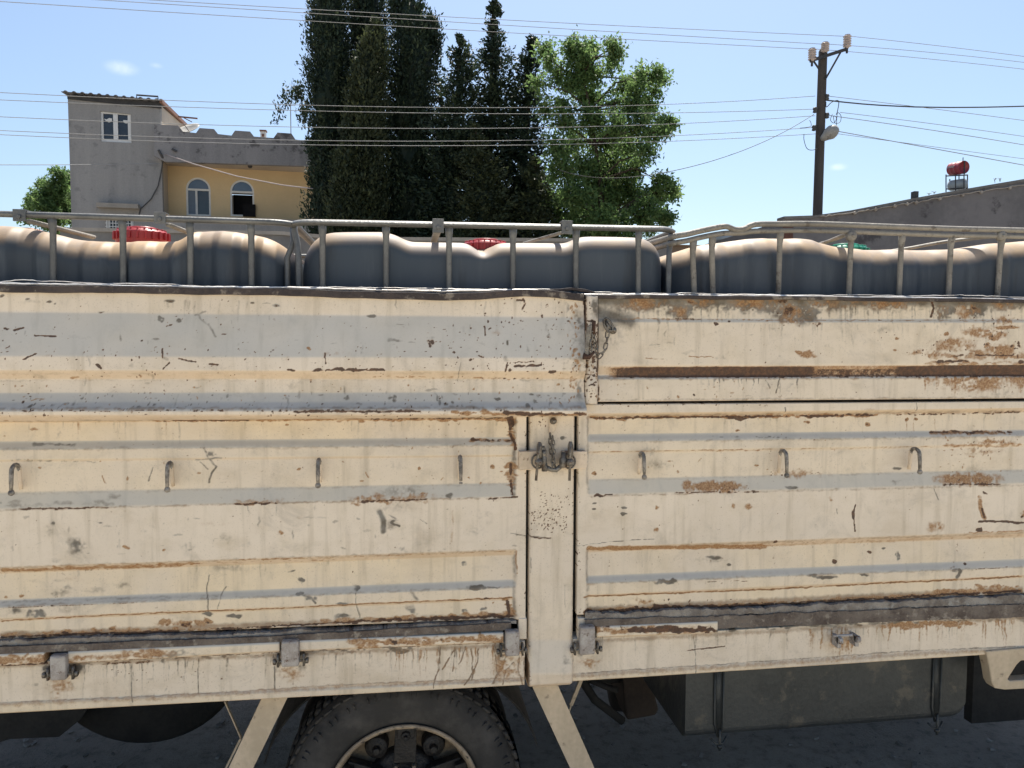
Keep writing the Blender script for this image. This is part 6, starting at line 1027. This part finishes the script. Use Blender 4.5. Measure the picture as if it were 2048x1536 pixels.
def conifer(label, prof, depth, mat, nspray, seed, dense=1.0, spray=(.16, .5), lean=.55, group='dark evergreens beside the house', leaf=.15, per=15, branchy=False, core_f=.72, extra=()):
    """prof: (v, centre u, half width px)"""
    r = np.random.default_rng(seed); pts = [(PD(cu_, v_, depth), hw/F*depth) for v_, cu_, hw in prof]; Y0 = pts[-1][0][1]
    zs = np.array([p[0][2] for p in pts])[::-1]; xs = np.array([p[0][0] for p in pts])[::-1]; rs = np.array([p[1] for p in pts])[::-1]
    e = empty('conifer_tree' if branchy else 'cypress_tree', (xs[0], Y0, 0), label, 'tree', group)
    zlo = 1.4; ztop = zs[-1]; MB().tube([(xs[0], Y0, 0), (xs[0], Y0, 2), (np.interp(ztop*.6, zs, xs), Y0, ztop*.6), (xs[-1], Y0, ztop-.2)], [.22, .18, .10, .02], 8).build('trunk', M['bark'], e)
    z = r.uniform(0, 1, nspray*3); z = zlo+(ztop-zlo)*z; rad = np.interp(z, zs, rs); keep = r.uniform(0, rs.max(), len(z)) < rad+.08*rs.max(); z = z[keep][:nspray]; rad = np.interp(z, zs, rs); cx = np.interp(z, zs, xs)
    ph = r.uniform(0, 2*math.pi, len(z))
    lump = .86+.11*np.sin(ph*3+z*1.1+seed)+.11*np.sin(ph*7-z*1.3)+.07*np.sin(z*5.3+ph*2)+.09*r.normal(size=len(z))
    if branchy: lump = .72+.22*np.sin(z*5.2+seed+np.sin(ph*2)*1.2)+.16*np.sin(ph*4+z*2.2)+.06*r.normal(size=len(z))
    rr_ = rad*lump*(1-.45*r.uniform(0, 1, len(z))**2.2); C0 = np.stack([cx+rr_*np.cos(ph), Y0+rr_*np.sin(ph), z], 1)
    for (u_, v_, ru, rv, k_) in extra:
        c = PD(u_, v_, depth); c[1] = Y0+r.uniform(-.3, .3); q = r.normal(size=(k_, 3))*np.array([ru/F*depth, .25, rv/F*depth])*.6+c; C0 = np.vstack([C0, q]); ph = np.append(ph, r.uniform(0, 6.28, k_))
    if branchy:
        nb = int(nspray/21); zb_ = zlo+(ztop-zlo)*r.uniform(0, 1, nb)**.85; zb_ = np.minimum(ztop-.05, np.round(zb_/.62)*.62+r.normal(0, .09, nb)); rb2_ = np.interp(zb_, zs, rs); pb_ = r.uniform(0, 6.28, nb); Lb = rb2_*r.uniform(.45, 1.12, nb); pts_ = []; php = []
        for q in range(nb):
            kk = max(3, int(Lb[q]*9)); tt_ = r.uniform(.12, 1, kk); rise = r.uniform(.15, .7)
            for t_ in tt_: w_ = min(.10+.16*(1-t_), rb2_[q]*.28); pts_.append((np.interp(zb_[q], zs, xs)+Lb[q]*t_*math.cos(pb_[q])+r.normal()*w_, Y0+Lb[q]*t_*math.sin(pb_[q])+r.normal()*w_, zb_[q]+Lb[q]*t_*t_*rise+r.normal()*w_)); php.append(pb_[q])
        C0 = np.vstack([C0[:int(len(C0)*.22)], np.array(pts_)]); ph = np.append(ph[:int(len(ph)*.22)], php)
    n_ = len(C0); outd = np.stack([np.cos(ph), np.sin(ph), np.zeros(n_)], 1); C = np.repeat(C0, per, 0); o = np.repeat(outd, per, 0)
    tt = r.uniform(-.5, .5, len(C))[:, None]; dirv = o*lean*(1 if not branchy else 1.6)+np.array([0, 0, 1.])*(1 if not branchy else .35)
    lr = np.clip(np.interp(C[:, 2], zs, rs)/.55, .3, 1)[:, None]; C = C+dirv*tt*spray[1]*lr+r.normal(size=C.shape)*spray[0]*.42*lr; up = dirv*1.5
    hgt_ = np.repeat(np.clip(r.normal(.38, .27, n_)+.12*np.sin(C0[:, 0]*4+C0[:, 2]*2.1), 0, 1), per)+tt[:, 0]*.35; leaves('crown', C, r.uniform(.5, 1.25, len(C))*leaf, mat, e, up, 2.5, .8, seed, hgt_)  # tint rises towards the spray tips, painting them as top lit
    if core_f:
        b = MB(); zz = np.linspace(zlo+.3, ztop-.5, 26); b.lathe((0, Y0, 0), (0, 0, 1), [(max(.02, np.interp(q, zs, rs)*core_f*(.86+.14*math.sin(q*4+seed))), q) for q in zz], 18); cxm = lambda q: np.interp(q, zs, xs)
        b.v = [(x+cxm(z_)+.06*math.sin(z_*9+x*7), y+.06*math.sin(z_*7+x*9), z_) for x, y, z_ in b.v]; b.build('inner_twigs', M['cyp'], e)
    return e
TDp = 27
conifer('leftmost tall dark cypress touching the house parapet', [(-190, 655, 6), (-120, 660, 20), (-40, 660, 31), (60, 661, 41), (200, 662, 44), (400, 660, 42), (520, 660, 42)], TDp, M['cyp'], 3000, 11, extra=((603, 198, 8, 10, 16), (594, 190, 6, 2, 4), (584, 193, 4, 2, 3), (577, 201, 2, 4, 3), (570, 214, 2, 5, 3), (564, 230, 1.5, 6, 3), (559, 244, 1, 4, 2), (610, 235, 7, 10, 14)))
conifer('second tall dark cypress from the left, behind the olive tinted one', [(-160, 738, 5), (-80, 738, 22), (0, 738, 34), (100, 736, 44), (300, 735, 46), (520, 735, 44)], TDp+1.2, M['cyp'], 2600, 12)
conifer('broad dark cypress with two tips right of the tall pair', [(-20, 812, 4), (10, 812, 18), (45, 820, 38), (80, 828, 48), (140, 828, 52), (220, 820, 50), (400, 818, 58), (520, 818, 58)], TDp+.2, M['cyp'], 3000, 13, extra=((862, 60, 8, 16, 60), (868, 90, 8, 16, 50), (788, 30, 5, 20, 40)))
conifer('olive tinted cypress standing in front of the dark cypresses', [(45, 752, 3), (70, 750, 16), (110, 745, 30), (170, 738, 36), (300, 728, 46), (420, 722, 50), (520, 722, 50)], TDp-1.2, M['cyp2'], 2200, 14, core_f=.45)
conifer('small olive conifer low in front of the left cypresses', [(280, 690, 4), (320, 690, 22), (380, 690, 32), (520, 690, 36)], TDp-1.7, M['cyp2'], 900, 15, core_f=.4)
conifer('airy conifer with a tall narrow spire right of the cypresses', [(-4, 983, 3), (25, 985, 11), (75, 984, 15), (82, 986, 22), (118, 985, 28), (135, 990, 40), (220, 985, 52), (300, 978, 70), (420, 975, 95), (520, 975, 95)], TDp-.3, M['cyp'], 4200, 16, branchy=True, spray=(.22, .55), per=12, core_f=.16, leaf=.17)
conifer('ragged conifer with a round top left of the spire', [(78, 918, 2), (100, 920, 8), (120, 918, 26), (170, 922, 40), (230, 912, 54), (300, 908, 66), (420, 905, 80), (520, 905, 80)], TDp-.8, M['cyp'], 3200, 17, branchy=True, spray=(.22, .5), core_f=.16, leaf=.17)
conifer('narrow ragged conifer touching the broad leaved tree', [(78, 1062, 2), (100, 1058, 12), (150, 1050, 22), (220, 1048, 38), (330, 1045, 60), (420, 1050, 76), (520, 1050, 76)], TDp-.5, M['cyp'], 3000, 18, branchy=True, spray=(.2, .5), core_f=.16, leaf=.17)
conifer('low olive conifer in front, below the airy ones', [(255, 950, 3), (300, 950, 24), (350, 960, 46), (420, 970, 70), (520, 970, 70)], TDp-1.9, M['cyp2'], 2600, 19, branchy=True, spray=(.2, .5), core_f=.3, leaf=.15)
conifer('dark conifer filling the gap just right of the tall cypresses', [(170, 880, 3), (210, 882, 14), (260, 885, 28), (340, 886, 38), (520, 886, 42)], TDp+.4, M['cyp'], 1600, 23, branchy=True, spray=(.2, .5), core_f=.3, leaf=.15)
conifer('low olive conifer in front, beside the broad leaved tree base', [(320, 1068, 3), (360, 1070, 26), (420, 1075, 44), (520, 1080, 50)], TDp-2.1, M['cyp2'], 1900, 20, branchy=True, spray=(.2, .5), core_f=.3, leaf=.15)
def broad(label, clumps, depth, trunk, mat, seed, name='broadleaf_tree', leaf=.145, dens=1.0, group=None):
    r = np.random.default_rng(seed); tb = PD(trunk[0][0], trunk[0][1], depth); e = empty(name, (tb[0], tb[1], 0), label, 'tree', group); Y0 = tb[1]; T = [np.array([tb[0], Y0, 0])]+[PY(u, v, Y0) for u, v in trunk[1:]]
    b = MB(); b.tube(T, [.2]+[.12*(1-.88*(i+1)/len(T)) for i in range(len(T)-1)], 8); b.build('trunk', M['bark'], e); lb = MB(); CC = []; UP = []; TN = []
    for (u, v, rp, k_) in clumps:
        dy = r.uniform(-1, 1)*min(2.0, 1.3*rp/F*depth*1.6+.5); c = PY(u, v, Y0+dy); R_ = rp/F*depth; near = min(T[1:], key=lambda q: np.linalg.norm(q-c)+max(0, q[2]-c[2])*2)
        mid_ = (near+c)/2+r.normal(size=3)*.12+np.array([0, 0, .12]); lb.tube([near, mid_, c], [.035, .024, .012], 6)
        for j in range(int(k_*1.35)):
            q = r.normal(size=3); q /= np.linalg.norm(q); q = q*R_*(r.uniform(.25, 1.0)**.6)*np.array([1, 1, .92]); tip = c+q
            if j % 3 == 0: lb.tube([c+q*.1, tip], [.014, .006], 4)
            # a compound leaf twig: leaflets around a short stem
            tcl = r.normal(.42, .22); m_ = int(17*dens); tdir = q/np.linalg.norm(q)+np.array([0, 0, -.2])+r.normal(size=3)*.3; tdir /= np.linalg.norm(tdir)
            for i in range(m_): CC.append(tip+tdir*(i/m_-.5)*.42+r.normal(size=3)*.085); UP.append(tdir*.6+np.array([0, 0, -.35])); TN.append(tcl)
    lb.build('branches', M['bark'], e); CC = np.array(CC); leaves('crown', CC, r.uniform(.7, 1.25, len(CC))*leaf, mat, e, np.array(UP), 2.4, .75, seed, np.array(TN)); return e
CL = [(1090, 100, 17, 24), (1100, 120, 18, 16), (1150, 98, 22, 50), (1180, 100, 18, 34), (1165, 125, 28, 60), (1185, 150, 22, 34), (1225, 95, 16, 26), (1235, 110, 14, 18), (1222, 130, 14, 12), (1110, 150, 26, 26), (1150, 165, 24, 46), (1080, 165, 18, 14), (1178, 195, 28, 60), (1285, 155, 22, 30), (1315, 150, 14, 22), (1325, 162, 12, 14), (1250, 175, 24, 30), (1275, 190, 24, 26), (1305, 185, 18, 14), (1225, 210, 24, 18), (1260, 215, 22, 24), (1295, 205, 14, 12), (1120, 210, 22, 20), (1090, 225, 20, 16), (1300, 225, 22, 18), (1340, 246, 14, 22), (1322, 250, 18, 20), (1330, 262, 14, 14), (1180, 240, 32, 50), (1130, 250, 28, 32), (1230, 245, 32, 42), (1280, 250, 28, 36), (1300, 275, 26, 26), (1150, 285, 32, 42), (1200, 285, 36, 62), (1250, 290, 36, 60), (1110, 300, 30, 36), (1290, 305, 20, 22), (1225, 330, 38, 76), (1270, 335, 24, 36), (1170, 335, 34, 56), (1125, 345, 32, 46), (1200, 375, 40, 82), (1250, 375, 32, 58), (1150, 390, 34, 62), (1110, 400, 30, 42), (1230, 415, 40, 76), (1180, 430, 38, 76), (1275, 400, 28, 34), (1280, 440, 30, 36), (1130, 440, 30, 48), (1320, 362, 18, 22), (1340, 375, 14, 20), (1310, 385, 20, 22), (1350, 390, 9, 9), (1330, 400, 16, 16), (1300, 412, 20, 20), (1325, 432, 16, 26), (1335, 438, 10, 18), (1240, 455, 34, 60), (1300, 455, 18, 14), (1195, 462, 30, 60), (1150, 460, 30, 50), (1205, 440, 26, 50), (1215, 405, 26, 40)]
broad('tall bright green broad leaved tree right of the dark conifers', CL, 25, [(1205, 520), (1205, 440), (1200, 360), (1190, 290), (1180, 220), (1165, 150)], M['leaf'], 31)
broad('small green tree at far left beside the grey tower', [(118, 348, 13, 22), (135, 362, 15, 26), (112, 375, 20, 34), (85, 372, 12, 14), (80, 392, 20, 26), (62, 400, 10, 14), (62, 412, 10, 12), (110, 400, 26, 46), (135, 400, 20, 40), (90, 420, 26, 44), (125, 428, 26, 50), (60, 440, 14, 12), (105, 445, 26, 40)], 36, [(115, 520), (115, 430), (118, 380)], M['leaf'], 32, leaf=.19, group=None)
